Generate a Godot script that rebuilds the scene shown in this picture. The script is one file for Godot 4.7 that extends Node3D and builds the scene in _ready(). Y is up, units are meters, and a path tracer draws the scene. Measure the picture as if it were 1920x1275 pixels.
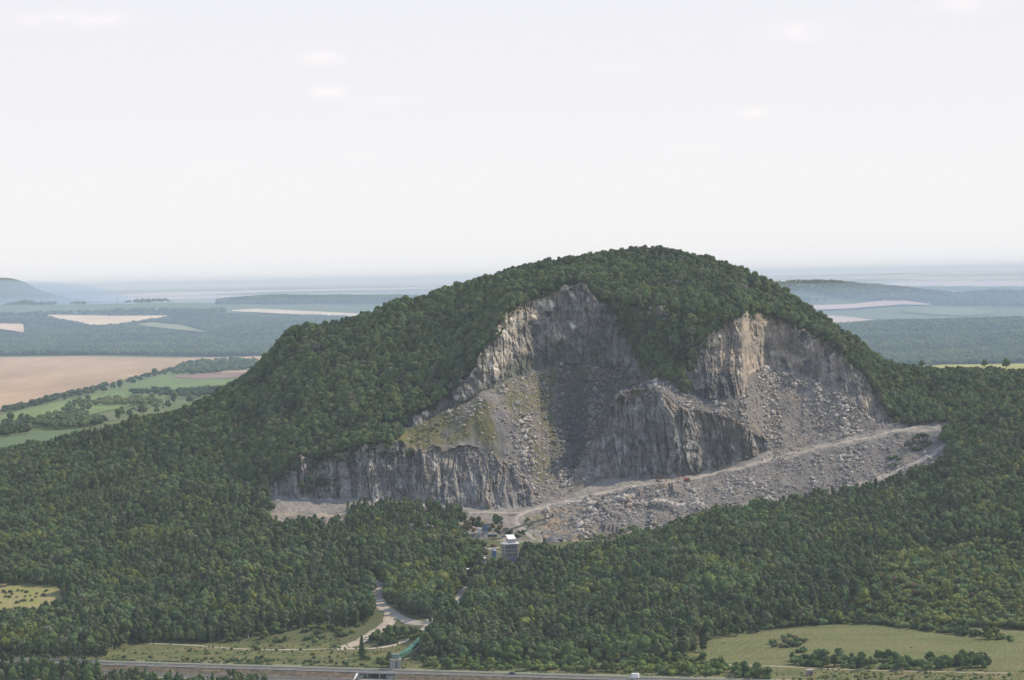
extends Node3D

const F := 4700.0
const EYE := 252.4
var cam_basis: Basis
var inv_basis: Basis
var rng := RandomNumberGenerator.new()
var n1 := FastNoiseLite.new()
var n2 := FastNoiseLite.new()
var ncell := FastNoiseLite.new()
var ncell2 := FastNoiseLite.new()
var ncrack := FastNoiseLite.new()
var names := {}
var near_s := {}
var far_s := {}
var mats := {}


func _ready():
	rng.seed = 77
	setup_camera_and_light()
	setup_noise()
	make_materials()
	build_valley_haze()
	build_near_ground()
	build_far_ground()
	build_motorway()
	build_roads()
	build_fields()
	build_trees()
	build_rocks()
	build_far_woods()
	build_plant()
	build_conveyor()
	build_vehicles()
	build_small_things()


func setup_camera_and_light():
	cam_basis = Basis(Vector3.RIGHT, deg_to_rad(-1.408)) * Basis(Vector3.BACK, deg_to_rad(-1.163))
	inv_basis = cam_basis.inverse()
	var cam := Camera3D.new()
	cam.name = "camera"
	cam.basis = cam_basis
	cam.position = Vector3(0, EYE, 0)
	cam.fov = rad_to_deg(2.0 * atan(637.5 / F))
	cam.near = 1.0
	cam.far = 90000.0
	add_child(cam)
	cam.current = true
	var sky_mat := ProceduralSkyMaterial.new()
	sky_mat.sky_top_color = Color(0.32, 0.45, 0.76).linear_to_srgb()
	sky_mat.sky_horizon_color = Color(0.85, 0.83, 0.82).linear_to_srgb()
	sky_mat.sky_curve = 0.42
	sky_mat.ground_bottom_color = Color(0.80, 0.785, 0.78).linear_to_srgb()
	sky_mat.ground_horizon_color = Color(0.80, 0.785, 0.78).linear_to_srgb()
	sky_mat.sun_angle_max = 12.0
	sky_mat.sky_cover = cloud_texture()
	var env := Environment.new()
	env.background_mode = Environment.BG_SKY
	env.sky = Sky.new()
	env.sky.sky_material = sky_mat
	env.background_energy_multiplier = 1.0
	env.tonemap_mode = Environment.TONE_MAPPER_LINEAR
	env.tonemap_exposure = 1.14
	env.sdfgi_enabled = true
	env.ssao_enabled = true
	env.ssil_enabled = true
	env.fog_enabled = true
	env.fog_mode = Environment.FOG_MODE_EXPONENTIAL
	env.fog_density = 0.000034
	env.fog_light_color = Color(0.74, 0.88, 1.0).linear_to_srgb()
	env.volumetric_fog_enabled = true
	env.volumetric_fog_density = 0.0
	var we := WorldEnvironment.new()
	we.name = "world_environment"
	we.environment = env
	add_child(we)
	var sun := DirectionalLight3D.new()
	sun.name = "sun"
	sun.light_energy = 1.6
	sun.light_color = Color(1.0, 0.93, 0.82)
	sun.light_angular_distance = 0.5
	sun.shadow_enabled = true
	var az := deg_to_rad(62.0)
	var el := deg_to_rad(41.0)
	var to_sun := Vector3(cos(el) * sin(az), sin(el), -cos(el) * cos(az))
	add_child(sun)
	sun.look_at_from_position(to_sun * 100.0, Vector3.ZERO, Vector3.UP)


func build_valley_haze():   # the thicker summer haze that lies over the plain behind the hill
	var v := FogVolume.new()
	v.name = "valley_haze"
	v.shape = RenderingServer.FOG_VOLUME_SHAPE_BOX
	v.size = Vector3(30000, 280, 9000)
	v.position = Vector3(0, 75, -2720 - 4500)
	var m := FogMaterial.new()
	m.density = 0.00011
	m.albedo = Color(0.52, 0.735, 1.0).linear_to_srgb()
	v.material = m
	add_child(v)
	var w := FogVolume.new()
	w.name = "plain_haze"
	w.shape = RenderingServer.FOG_VOLUME_SHAPE_BOX
	w.size = Vector3(56000, 280, 40000)
	w.position = Vector3(0, 56, -11750 - 20000)
	var wm := FogMaterial.new()
	wm.density = 0.00008
	wm.albedo = Color(0.68, 0.84, 1.0).linear_to_srgb()
	w.material = wm
	add_child(w)
	tag(w, "pale haze over the farthest plain below the horizon", "haze", "", "stuff")
	var c := FogVolume.new()
	c.name = "mountain_haze"
	c.shape = RenderingServer.FOG_VOLUME_SHAPE_ELLIPSOID
	c.size = Vector3(1900, 285, 2400)
	c.position = Vector3(-3050, 164, -13900)
	var cm := FogMaterial.new()
	cm.density = 0.0008
	cm.albedo = Color(0.56, 0.76, 1.0).linear_to_srgb()
	c.material = cm
	add_child(c)
	tag(c, "blue haze hanging round the mountain at the left edge", "haze", "", "stuff")
	tag(v, "pale blue haze lying over the plain behind the hill", "haze", "", "stuff")


func cloud_texture() -> ImageTexture:
	var w := 4096
	var h := 2048
	var im := Image.create(w, h, false, Image.FORMAT_RGBA8)
	im.fill(Color(1, 0.95, 0.92, 0))
	var nz := FastNoiseLite.new()
	nz.seed = 5
	nz.frequency = 0.09
	nz.fractal_octaves = 4
	# each wisp: azimuth, elevation, half width, half height (degrees), strength
	var wisps := [[-4.25, 5.12, 0.55, 0.15, 0.09], [-9.9, 6.05, 1.7, 0.2, 0.075], [-4.05, 4.37, 0.55, 0.13, 0.07], [-3.2, 4.15, 1.0, 0.1, 0.035], [5.65, 3.68, 0.5, 0.12, 0.065], [6.6, 5.48, 1.0, 0.25, 0.055],
		[10.2, 6.0, 1.0, 0.2, 0.075], [-6.8, 2.75, 0.7, 0.09, 0.035], [2.6, 4.8, 1.1, 0.13, 0.03], [-3.5, 2.9, 0.35, 0.08, 0.035], [4.2, 2.9, 0.8, 0.1, 0.02]]
	for k in 60:
		var el := 6.0 + 26.0 * rng.randf()
		wisps.append([rng.randf_range(-168, 168) + 180.0, el, rng.randf_range(0.8, 3.5), rng.randf_range(0.15, 0.5), rng.randf_range(0.03, 0.08)])
	for q in wisps:
		var cx: float = q[0] / 360.0 * w
		var cy: float = (90.0 - q[1]) / 180.0 * h
		var rx: float = q[2] / 360.0 * w
		var ry: float = q[3] / 180.0 * h
		for py in range(int(cy - ry * 2.2), int(cy + ry * 2.2) + 1):
			for px_ in range(int(cx - rx * 2.0), int(cx + rx * 2.0) + 1):
				var dx := (px_ - cx) / rx
				var dy := (py - cy) / ry
				var s := nz.get_noise_2d(px_ * 0.8, py * 2.5)
				var g := exp(-(dx * dx + dy * dy) * 1.6) * clampf(0.75 + 1.1 * s, 0.0, 1.5)
				var xx := posmod(px_, w)
				var old := im.get_pixel(xx, py).a
				im.set_pixel(xx, py, Color(1, 0.74, 0.62, clampf(old + g * q[4] * 1.7, 0, 0.4)))
	return ImageTexture.create_from_image(im)


func setup_noise():
	n1.seed = 11
	n1.noise_type = FastNoiseLite.TYPE_SIMPLEX_SMOOTH
	n1.fractal_type = FastNoiseLite.FRACTAL_FBM
	n1.fractal_octaves = 3
	n1.frequency = 1.0
	n2.seed = 23
	n2.noise_type = FastNoiseLite.TYPE_SIMPLEX_SMOOTH
	n2.fractal_type = FastNoiseLite.FRACTAL_NONE
	n2.frequency = 1.0
	for c in [ncell, ncell2, ncrack]:
		c.noise_type = FastNoiseLite.TYPE_CELLULAR
		c.fractal_type = FastNoiseLite.FRACTAL_NONE
		c.cellular_return_type = FastNoiseLite.RETURN_CELL_VALUE
		c.cellular_jitter = 0.9
		c.frequency = 1.0
	ncrack.cellular_return_type = FastNoiseLite.RETURN_DISTANCE2_SUB
	ncrack.seed = 63
	ncell.seed = 31
	ncell2.seed = 47


func lin(c: Color) -> Color:
	return c.linear_to_srgb()


func mat(key: String, c: Color, rough := 0.9, metal := 0.0) -> StandardMaterial3D:
	if mats.has(key):
		return mats[key]
	var m := StandardMaterial3D.new()
	m.resource_name = key
	m.albedo_color = lin(c)
	m.roughness = rough
	m.metallic = metal
	m.metallic_specular = 0.3
	mats[key] = m
	return m


func grain_texture(sd: int, freq: float, lo: float, hi: float) -> NoiseTexture2D:
	var nz := FastNoiseLite.new()
	nz.seed = sd
	nz.frequency = freq
	nz.fractal_octaves = 5
	var t := NoiseTexture2D.new()
	t.width = 512
	t.height = 512
	t.seamless = true
	t.noise = nz
	var gr := Gradient.new()
	gr.set_color(0, Color(lo, lo, lo))
	gr.set_color(1, Color(hi, hi, hi))
	t.color_ramp = gr
	return t


func make_materials():
	var g := mat("vertex_ground", Color.WHITE, 1.0)
	g.vertex_color_use_as_albedo = true
	var r := mat("vertex_rock", Color.WHITE, 0.95)
	r.vertex_color_use_as_albedo = true
	r.albedo_texture = grain_texture(3, 0.02, 0.66, 1.12)
	r.uv1_triplanar = true
	r.uv1_world_triplanar = true
	r.uv1_scale = Vector3(0.06, 0.025, 0.06)
	var s := mat("vertex_scree", Color.WHITE, 1.0)
	s.vertex_color_use_as_albedo = true
	s.albedo_texture = grain_texture(9, 0.05, 0.55, 1.2)
	s.uv1_triplanar = true
	s.uv1_world_triplanar = true
	s.uv1_scale = Vector3(0.05, 0.05, 0.05)
	var gr := mat("vertex_grass", Color.WHITE, 1.0)
	gr.vertex_color_use_as_albedo = true
	gr.albedo_texture = grain_texture(19, 0.03, 0.5, 1.25)
	gr.uv1_triplanar = true
	gr.uv1_world_triplanar = true
	gr.uv1_scale = Vector3(0.03, 0.03, 0.03)
	var fo := mat("foliage", Color.WHITE, 0.85)
	fo.vertex_color_use_as_albedo = true
	fo.backlight_enabled = true
	fo.backlight = Color(0.45, 0.55, 0.25)
	mat("bark", Color(0.10, 0.085, 0.07), 1.0)
	mat("birch_bark", Color(0.42, 0.40, 0.37), 1.0)
	var bo := mat("boulder", Color.WHITE, 0.95)
	bo.vertex_color_use_as_albedo = true


# ---- image <-> place -------------------------------------------------------
func sight(u: float, v: float) -> Vector2:   # (across, up) per metre of depth
	var r := cam_basis * Vector3((u - 960.0) / F, -(v - 637.5) / F, -1.0)
	return Vector2(r.x / -r.z, r.y / -r.z)


func seen(p: Vector3) -> Vector2:            # where a point shows, in pixels of the 1920 x 1275 frame
	var q := inv_basis * (p - Vector3(0, EYE, 0))
	return Vector2(960.0 + F * q.x / -q.z, 637.5 - F * q.y / -q.z)


func at(u: float, v: float, d: float) -> Vector3:
	var s := sight(u, v)
	return Vector3(s.x * d, EYE + s.y * d, -d)


func row(knots: Array) -> Array:             # [u, v, depth] -> sorted [a, depth, height]
	var out := []
	for k in knots:
		var s := sight(k[0], k[1])
		out.append(Vector3(960.0 + F * s.x, k[2], EYE + s.y * k[2]))
	return out


func row_at(r: Array, a: float) -> Vector2:
	var n := r.size()
	if a <= r[0].x:
		return Vector2(r[0].y, r[0].z)
	var lo := 0
	var hi := n - 1
	if a >= r[hi].x:
		return Vector2(r[hi].y, r[hi].z)
	while hi - lo > 1:
		var m := (lo + hi) >> 1
		if r[m].x <= a:
			lo = m
		else:
			hi = m
	var p: Vector3 = r[lo]
	var q: Vector3 = r[hi]
	var t := (a - p.x) / maxf(q.x - p.x, 0.001)
	return Vector2(lerpf(p.y, q.y, t), lerpf(p.z, q.z, t))


func hit(s: Dictionary, u: float, v: float) -> Vector3:
	var g := sight(u, v)
	var a := 960.0 + F * g.x
	var cols: PackedFloat32Array = s.a
	var i := clampi(cols.bsearch(a) - 1, 0, cols.size() - 2)
	var t := clampf((a - cols[i]) / (cols[i + 1] - cols[i]), 0, 1)
	var nj: int = s.nj
	var p: PackedVector3Array = s.p
	var last := Vector3()
	var le := -9.0
	for j in nj:
		var w := p[i * nj + j].lerp(p[(i + 1) * nj + j], t)
		var e := (w.y - EYE) / -w.z
		if e >= g.y:
			if j == 0:
				return w
			return last.lerp(w, clampf((g.y - le) / maxf(e - le, 1e-7), 0, 1))
		last = w
		le = e
	return last


func ground(u: float, v: float) -> Vector3:
	return hit(near_s, u, v)


func drop(x: float, z: float, s: Dictionary) -> float:   # height of the sheet under x, z
	var cols: PackedFloat32Array = s.a
	var a := 960.0 + F * x / -z
	var i := clampi(cols.bsearch(a) - 1, 0, cols.size() - 2)
	var t := clampf((a - cols[i]) / (cols[i + 1] - cols[i]), 0, 1)
	var nj: int = s.nj
	var p: PackedVector3Array = s.p
	var lo := 0
	var hi := nj - 1
	while hi - lo > 1:
		var m := (lo + hi) >> 1
		if lerpf(p[i * nj + m].z, p[(i + 1) * nj + m].z, t) > z:
			lo = m
		else:
			hi = m
	var wa := p[i * nj + lo].lerp(p[(i + 1) * nj + lo], t)
	var wb := p[i * nj + hi].lerp(p[(i + 1) * nj + hi], t)
	return lerpf(wa.y, wb.y, clampf((z - wa.z) / minf(wb.z - wa.z, -0.001), 0, 1))


# ---- naming ----------------------------------------------------------------
func numbered(called: String) -> String:
	if not names.has(called):
		names[called] = 0
		return called
	names[called] += 1
	return "%s_%03d" % [called, names[called]]


func tag(o: Node, label: String, category := "", group := "", kind := "") -> Node:
	if label:
		o.set_meta("label", label)
	if category:
		o.set_meta("category", category)
	if group:
		o.set_meta("group", group)
	if kind:
		o.set_meta("kind", kind)
	return o


func thing(called: String, pos: Vector3, turn: float, label: String, category: String, group := "") -> Node3D:
	var o := Node3D.new()
	o.name = numbered(called)
	add_child(o)
	o.position = pos
	o.rotation.y = turn
	tag(o, label, category, group)
	return o


func piece(called: String, mesh: Mesh, m: Material, parent: Node = self) -> MeshInstance3D:
	var o := MeshInstance3D.new()
	o.name = numbered(called) if parent == self else called
	o.mesh = mesh
	o.material_override = m
	parent.add_child(o, true)
	return o


# ---- shapes ----------------------------------------------------------------
func begin() -> SurfaceTool:
	var st := SurfaceTool.new()
	st.begin(Mesh.PRIMITIVE_TRIANGLES)
	st.set_smooth_group(-1)
	return st


func finish(st: SurfaceTool) -> ArrayMesh:
	st.generate_normals()
	return st.commit()


func quad(st: SurfaceTool, a: Vector3, b: Vector3, c: Vector3, d: Vector3):   # clockwise seen from the front
	for p in [a, b, c, a, c, d]:
		st.add_vertex(p)


func hexa(st: SurfaceTool, p: Array):   # 0-3 bottom ring, 4-7 top ring, counter-clockwise from above
	quad(st, p[3], p[2], p[1], p[0])
	quad(st, p[7], p[6], p[5], p[4])
	quad(st, p[4], p[5], p[1], p[0])
	quad(st, p[5], p[6], p[2], p[1])
	quad(st, p[6], p[7], p[3], p[2])
	quad(st, p[7], p[4], p[0], p[3])


func box(st: SurfaceTool, c: Vector3, s: Vector3, tr := Transform3D()):
	var h := s * 0.5
	var p := []
	for y in [-1, 1]:
		for q in [[-1, 1], [1, 1], [1, -1], [-1, -1]]:
			p.append(tr * (c + Vector3(q[0] * h.x, y * h.y, q[1] * h.z)))
	# faces must be seen clockwise from outside
	hexa_cw(st, p)


func hexa_cw(st: SurfaceTool, p: Array):
	for f in [[0, 1, 2, 3], [7, 6, 5, 4], [4, 5, 1, 0], [5, 6, 2, 1], [6, 7, 3, 2], [7, 4, 0, 3]]:
		quad(st, p[f[0]], p[f[1]], p[f[2]], p[f[3]])


func box_mesh(c: Vector3, s: Vector3) -> ArrayMesh:
	var st := begin()
	box(st, c, s)
	return finish(st)


func beam(st: SurfaceTool, a: Vector3, b: Vector3, w: float, h: float):
	var f := (b - a).normalized()
	var side := f.cross(Vector3.UP)
	if side.length() < 0.01:
		side = Vector3.RIGHT
	side = side.normalized()
	var up := side.cross(f).normalized()
	var tr := Transform3D(Basis(side, up, -f), (a + b) * 0.5)
	box(st, Vector3.ZERO, Vector3(w, h, a.distance_to(b)), tr)


func beam_mesh(a: Vector3, b: Vector3, w: float, h: float) -> ArrayMesh:
	var st := begin()
	beam(st, a, b, w, h)
	return finish(st)


func tube(st: SurfaceTool, a: Vector3, b: Vector3, ra: float, rb: float, n := 8, caps := true):
	var f := (b - a).normalized()
	var side := f.cross(Vector3.UP if absf(f.y) < 0.95 else Vector3.RIGHT).normalized()
	var up := side.cross(f)
	for k in n:
		var t0 := TAU * k / n
		var t1 := TAU * (k + 1) / n
		var d0 := side * cos(t0) + up * sin(t0)
		var d1 := side * cos(t1) + up * sin(t1)
		quad(st, a + d0 * ra, b + d0 * rb, b + d1 * rb, a + d1 * ra)
		if caps:
			for q in [b, b + d1 * rb, b + d0 * rb, a, a + d0 * ra, a + d1 * ra]:
				st.add_vertex(q)


func tube_mesh(a: Vector3, b: Vector3, ra: float, rb: float, n := 10) -> ArrayMesh:
	var st := begin()
	tube(st, a, b, ra, rb, n)
	return finish(st)


func in_poly(p: Vector2, poly: PackedVector2Array) -> bool:
	return Geometry2D.is_point_in_polygon(p, poly)


func poly(list: Array) -> PackedVector2Array:
	var o := PackedVector2Array()
	for q in list:
		o.append(Vector2(q[0], q[1]))
	return o


func ss(a: float, b: float, x: float) -> float:
	return smoothstep(a, b, x)


# ---- the near ground, one sheet from the motorway over the forest slope and the quarry to behind the ridge --------
func build_near_ground():
	var foot := []
	var edge := []
	for u in range(-500, 2501, 100):
		var d := 1595.2 / (1.0 + 0.3146 * (u - 960.0) / F) + 7.0
		edge.append(Vector3(u, d, -0.05))
	for k in [[-500, 1224], [0, 1226], [190, 1226], [260, 1206], [600, 1205], [760, 1212], [800, 1236], [960, 1241], [1200, 1240], [1290, 1236], [1312, 1196], [1600, 1165], [1920, 1180], [2500, 1180]]:
		var s := sight(k[0], k[1])
		foot.append(Vector3(960.0 + F * s.x, (EYE - 1.5) / -s.y, 1.5))
	var mid := row([[-500, 1130, 1880], [0, 1108, 1900], [500, 1112, 1880], [960, 1120, 1850], [1300, 1095, 1860], [1600, 1075, 1880], [1920, 1052, 1900], [2500, 1030, 1900]])
	var toe := row([[-500, 1025, 2060], [0, 990, 2110], [250, 985, 2080], [440, 990, 2050], [520, 992, 2050], [620, 995, 2050], [700, 992, 2055], [850, 1002, 2045], [960, 1015, 2040], [1010, 1014, 2042],
		[1130, 1012, 2058], [1200, 992, 2090], [1330, 976, 2115], [1500, 956, 2165], [1650, 926, 2200], [1740, 895, 2215], [1800, 858, 2225], [1840, 835, 2230], [1920, 838, 2200], [2500, 820, 2180]])
	var bank := row([[-500, 995, 2170], [0, 950, 2200], [250, 940, 2160], [440, 965, 2095], [500, 962, 2095], [620, 962, 2095], [690, 950, 2105], [740, 942, 2112], [800, 950, 2110], [850, 958, 2105], [930, 963, 2100],
		[1000, 962, 2105], [1060, 945, 2125], [1130, 928, 2150], [1240, 908, 2170], [1330, 893, 2205], [1420, 872, 2230], [1500, 853, 2247], [1600, 832, 2268], [1680, 813, 2288], [1740, 809, 2290], [1820, 804, 2284], [1870, 797, 2270], [1920, 790, 2280], [2500, 770, 2300]])
	var c0 := row([[-500, 975, 2260], [0, 922, 2260], [250, 905, 2230], [440, 937, 2130], [490, 940, 2122], [520, 932, 2130], [600, 938, 2128], [700, 936, 2130], [800, 944, 2128], [880, 952, 2125], [930, 955, 2122], [1000, 950, 2128],
		[1050, 935, 2150], [1100, 912, 2175], [1130, 897, 2190], [1240, 898, 2190], [1330, 887, 2222], [1400, 862, 2242], [1440, 845, 2252], [1500, 838, 2268], [1600, 818, 2290], [1680, 803, 2310], [1740, 797, 2325], [1810, 792, 2315], [1920, 770, 2320], [2500, 745, 2350]])
	var c1 := row([[-500, 955, 2310], [0, 896, 2310], [250, 870, 2290], [440, 915, 2165], [490, 930, 2138], [510, 902, 2140], [530, 885, 2142], [560, 868, 2145], [640, 850, 2148], [700, 842, 2150], [725, 828, 2150], [750, 830, 2152], [765, 842, 2152],
		[830, 844, 2154], [860, 838, 2162], [890, 842, 2166], [920, 850, 2164], [950, 870, 2160], [980, 902, 2152], [1005, 935, 2144], [1050, 915, 2165], [1078, 890, 2188], [1104, 850, 2196], [1128, 790, 2206], [1155, 750, 2215], [1180, 735, 2218], [1210, 728, 2220], [1240, 735, 2220],
		[1260, 750, 2215], [1300, 768, 2222], [1350, 780, 2232], [1400, 795, 2245], [1430, 815, 2258], [1445, 835, 2262], [1500, 815, 2290], [1600, 808, 2305], [1680, 799, 2322], [1740, 785, 2345], [1810, 777, 2340], [1920, 755, 2350], [2500, 725, 2400]])
	var u0 := row([[-500, 950, 2345], [0, 884, 2345], [250, 845, 2330], [440, 850, 2240], [490, 850, 2200], [560, 840, 2185], [640, 825, 2190], [700, 806, 2200], [760, 806, 2195], [830, 775, 2215], [880, 748, 2228], [900, 737, 2232],
		[950, 720, 2255], [1000, 697, 2295], [1050, 684, 2312], [1100, 688, 2315], [1150, 695, 2310], [1190, 705, 2295], [1220, 712, 2270], [1250, 714, 2256], [1290, 742, 2240], [1330, 752, 2240], [1380, 748, 2252], [1396, 737, 2260], [1403, 702, 2306], [1440, 684, 2346],
		[1500, 702, 2342], [1560, 730, 2332], [1610, 770, 2318], [1650, 796, 2322], [1680, 794, 2328], [1740, 772, 2365], [1810, 757, 2370], [1920, 740, 2390], [2500, 705, 2430]])
	var u1 := row([[-500, 945, 2375], [0, 874, 2375], [250, 822, 2370], [440, 790, 2320], [560, 770, 2260], [640, 790, 2216], [700, 794, 2206], [760, 792, 2202], [830, 753, 2222], [880, 712, 2240], [890, 690, 2243], [905, 655, 2248], [925, 625, 2255],
		[950, 590, 2275], [985, 568, 2300], [1020, 552, 2322], [1060, 538, 2335], [1090, 534, 2338], [1110, 545, 2335], [1140, 575, 2335], [1170, 612, 2325], [1195, 652, 2305], [1215, 692, 2276], [1250, 702, 2264], [1280, 690, 2260], [1290, 660, 2264],
		[1320, 630, 2272], [1350, 608, 2280], [1385, 594, 2288], [1396, 590, 2292], [1403, 588, 2326], [1440, 590, 2364], [1480, 606, 2366], [1500, 620, 2362], [1540, 632, 2358], [1580, 664, 2352], [1620, 705, 2345], [1645, 745, 2338], [1665, 785, 2332], [1690, 788, 2336],
		[1740, 758, 2385], [1810, 740, 2390], [1920, 724, 2420], [2500, 692, 2470]])
	var mm := row([[-500, 942, 2388], [0, 869, 2388], [250, 812, 2385], [440, 755, 2365], [560, 690, 2340], [640, 690, 2310], [760, 690, 2300], [850, 650, 2310], [900, 605, 2320], [950, 560, 2330], [985, 545, 2345], [1020, 534, 2360], [1060, 523, 2370],
		[1100, 524, 2365], [1140, 548, 2350], [1180, 575, 2315], [1215, 585, 2300], [1250, 590, 2294], [1300, 580, 2297], [1350, 572, 2310], [1390, 566, 2330], [1405, 566, 2375], [1440, 568, 2392], [1500, 598, 2385], [1560, 638, 2380], [1620, 686, 2372],
		[1665, 735, 2375], [1700, 745, 2390], [1740, 735, 2405], [1810, 724, 2415], [1920, 714, 2435], [2500, 682, 2500]])
	var ridge := row([[-500, 940, 2400], [0, 864, 2400], [130, 834, 2400], [300, 790, 2400], [380, 765, 2400], [440, 729, 2400], [480, 696, 2405], [520, 655, 2410], [545, 628, 2412], [600, 620, 2415], [660, 609, 2415], [700, 594, 2415], [740, 579, 2415],
		[800, 567, 2420], [850, 549, 2425], [900, 534, 2430], [950, 519, 2435], [1000, 506, 2440], [1060, 496, 2445], [1120, 491, 2450], [1180, 482, 2455], [1240, 477, 2455], [1290, 488, 2455], [1350, 505, 2450], [1400, 522, 2445], [1450, 546, 2440],
		[1500, 576, 2435], [1550, 610, 2430], [1600, 648, 2425], [1640, 677, 2425], [1680, 695, 2430], [1740, 703, 2440], [1810, 704, 2450], [1920, 706, 2460], [2500, 690, 2520]])
	var k1 := []
	var k2 := []
	var k3 := []
	for k in ridge:
		k1.append(Vector3(k.x, k.y + 45, k.z - 9))
		k2.append(Vector3(k.x, k.y + 190, k.z * 0.62 + 25))
		k3.append(Vector3(k.x, k.y + 480, 66))
	var rows := [edge, foot, mid, toe, bank, c0, c1, u0, u1, mm, ridge, k1, k2, k3]
	var subs := [36, 26, 26, 26, 14, 84, 64, 84, 26, 24, 5, 6, 5]
	var cols := PackedFloat32Array()
	var a := -480.0
	while a < 2480.0:
		cols.append(a)
		a += 1.45 if a > 480 and a < 1690 else (3.0 if a > 420 and a < 1830 else 9.0)
	var nj := 1
	for s in subs:
		nj += s
	var ni := cols.size()
	var p := PackedVector3Array()
	var c := PackedColorArray()
	var gap := PackedByteArray()
	p.resize(ni * nj)
	c.resize(ni * nj)
	gap.resize(nj)
	for i in ni:
		var ai := cols[i]
		var dd := PackedFloat32Array()
		var lift := PackedFloat32Array()
		lift.resize(rows.size())
		var yy := PackedFloat32Array()
		for r in rows.size():
			var aj := ai
			if r >= 3 and r <= 9 and ai > 470 and ai < 1800:
				aj += 5.0 * n2.get_noise_2d(ai * 0.02, r * 31.7)
			var q := row_at(rows[r], aj)
			if r >= 4 and r <= 9:
				q = q * 0.5 + (row_at(rows[r], aj - 3.0) + row_at(rows[r], aj + 3.0)) * 0.25
				if ai > 500 and ai < 1690 and r >= 6 and r <= 8:
					q.y += (11.0 if r == 8 and ai > 1095 and ai < 1320 else (6.0 if r == 8 else (7.0 if r == 6 and ai < 790 else 1.6))) * n1.get_noise_2d(ai * 0.022, r * 17.3)
					if r == 6 or r == 8:
						lift[r] = 3.2 * ncell.get_noise_2d(ai * 0.06, r * 5.0) * rock_share(5 if r == 6 else 7, ai)
			dd.append(q.x)
			yy.append(q.y)
		var j := 0
		var xa := (ai - 960.0) / F
		for g in subs.size():
			var n: int = subs[g] + (1 if g == subs.size() - 1 else 0)
			for k in n:
				var t: float = float(k) / subs[g]
				var d := lerpf(dd[g], dd[g + 1], t)
				var y := lerpf(yy[g], yy[g + 1], t)
				y += lift[g] * (1.0 - ss(0.0, 0.045, t)) + lift[g + 1] * ss(0.7, 1.0, t)
				var x := xa * d
				gap[j] = g
				var wr := rock_share(g, ai + wob(y, g))
				var win := ss(0.0, 0.05, t) * ss(0.0, 0.022, 1.0 - t)
				if wr > 0.0:
					d -= wr * win * rock_relief(x, y, g, t)
				if g >= 3 and g <= 7 and wr < 1.0:
					y += (1.0 - wr) * scree_relief(x, d, ai, g, t) * minf(1.0, (win + 0.25))
				elif g == 0:
					y += 0.35 * n1.get_noise_2d(x * 0.03, d * 0.03) * ss(0, 0.4, t)
				elif g <= 2:
					y += 2.2 * n1.get_noise_2d(x * 0.008, d * 0.008) * (t if g == 1 else (1.0 - t))
				elif g >= 8 and g <= 10:
					y += (4.0 if g < 10 else 1.0) * n1.get_noise_2d(x * 0.018, d * 0.018 + 40.0) * win
				p[i * nj + j] = Vector3(xa * d, y, -d)
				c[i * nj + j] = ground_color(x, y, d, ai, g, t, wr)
				j += 1
	gap[nj - 1] = subs.size() - 1
	near_s = {"a": cols, "nj": nj, "p": p, "gap": gap, "c": c}
	# split into the pieces of the setting
	var zones := {}
	for i in ni - 1:
		for j in nj - 1:
			var z := zone(gap[j], cols[i], p[i * nj + j])
			if not zones.has(z):
				zones[z] = PackedInt32Array()
			var b := i * nj + j
			var l: PackedInt32Array = zones[z]
			l.append_array([b, b + 1, b + nj + 1, b, b + nj + 1, b + nj])
			zones[z] = l
	var said := {
		"meadow": ["meadow", "mown pale green meadow and grassy verge below the forest slope", "meadow", "vertex_grass"],
		"hillside": ["hillside", "brown and green woodland soil of the slope under the trees", "hillside", "vertex_ground"],
		"rock_left": ["rock_face", "long dark grey lower quarry wall left of the grassy scree fan", "rock face", "vertex_rock"],
		"rock_mid": ["rock_face", "columned dark grey lower quarry wall behind the red machines", "rock face", "vertex_rock"],
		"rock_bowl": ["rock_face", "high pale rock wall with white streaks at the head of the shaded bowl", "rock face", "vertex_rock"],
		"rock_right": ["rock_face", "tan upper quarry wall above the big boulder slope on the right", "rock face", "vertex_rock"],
		"scree_fan": ["scree_slope", "yellow green grassy scree fan left of the shaded bowl", "scree slope", "vertex_scree"],
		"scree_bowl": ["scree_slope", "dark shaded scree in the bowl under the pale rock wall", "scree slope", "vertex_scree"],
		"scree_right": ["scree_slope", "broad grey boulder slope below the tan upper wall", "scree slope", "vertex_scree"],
		"scree_bank": ["scree_slope", "grey rubble bank between the haul road and the forest edge", "scree slope", "vertex_scree"],
		"floor": ["quarry_floor", "pale gravel floor at the foot of the quarry walls", "quarry floor", "vertex_scree"],
	}
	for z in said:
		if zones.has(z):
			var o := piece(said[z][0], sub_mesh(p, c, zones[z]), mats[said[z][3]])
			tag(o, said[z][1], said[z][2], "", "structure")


func sub_mesh(p: PackedVector3Array, c: PackedColorArray, index: PackedInt32Array) -> ArrayMesh:
	var re := PackedInt32Array()
	re.resize(p.size())
	re.fill(-1)
	var v := PackedVector3Array()
	var k := PackedColorArray()
	var out := PackedInt32Array()
	out.resize(index.size())
	for n in index.size():
		var q := index[n]
		if re[q] < 0:
			re[q] = v.size()
			v.append(p[q])
			k.append(c[q])
		out[n] = re[q]
	var arr := []
	arr.resize(Mesh.ARRAY_MAX)
	arr[Mesh.ARRAY_VERTEX] = v
	arr[Mesh.ARRAY_COLOR] = k
	arr[Mesh.ARRAY_INDEX] = out
	var m := ArrayMesh.new()
	m.add_surface_from_arrays(Mesh.PRIMITIVE_TRIANGLES, arr)
	return m


func wob(y: float, g: int) -> float:      # ragged sides of the rock walls
	return 16.0 * n1.get_noise_2d(y * 0.028, g * 9.0)


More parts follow.
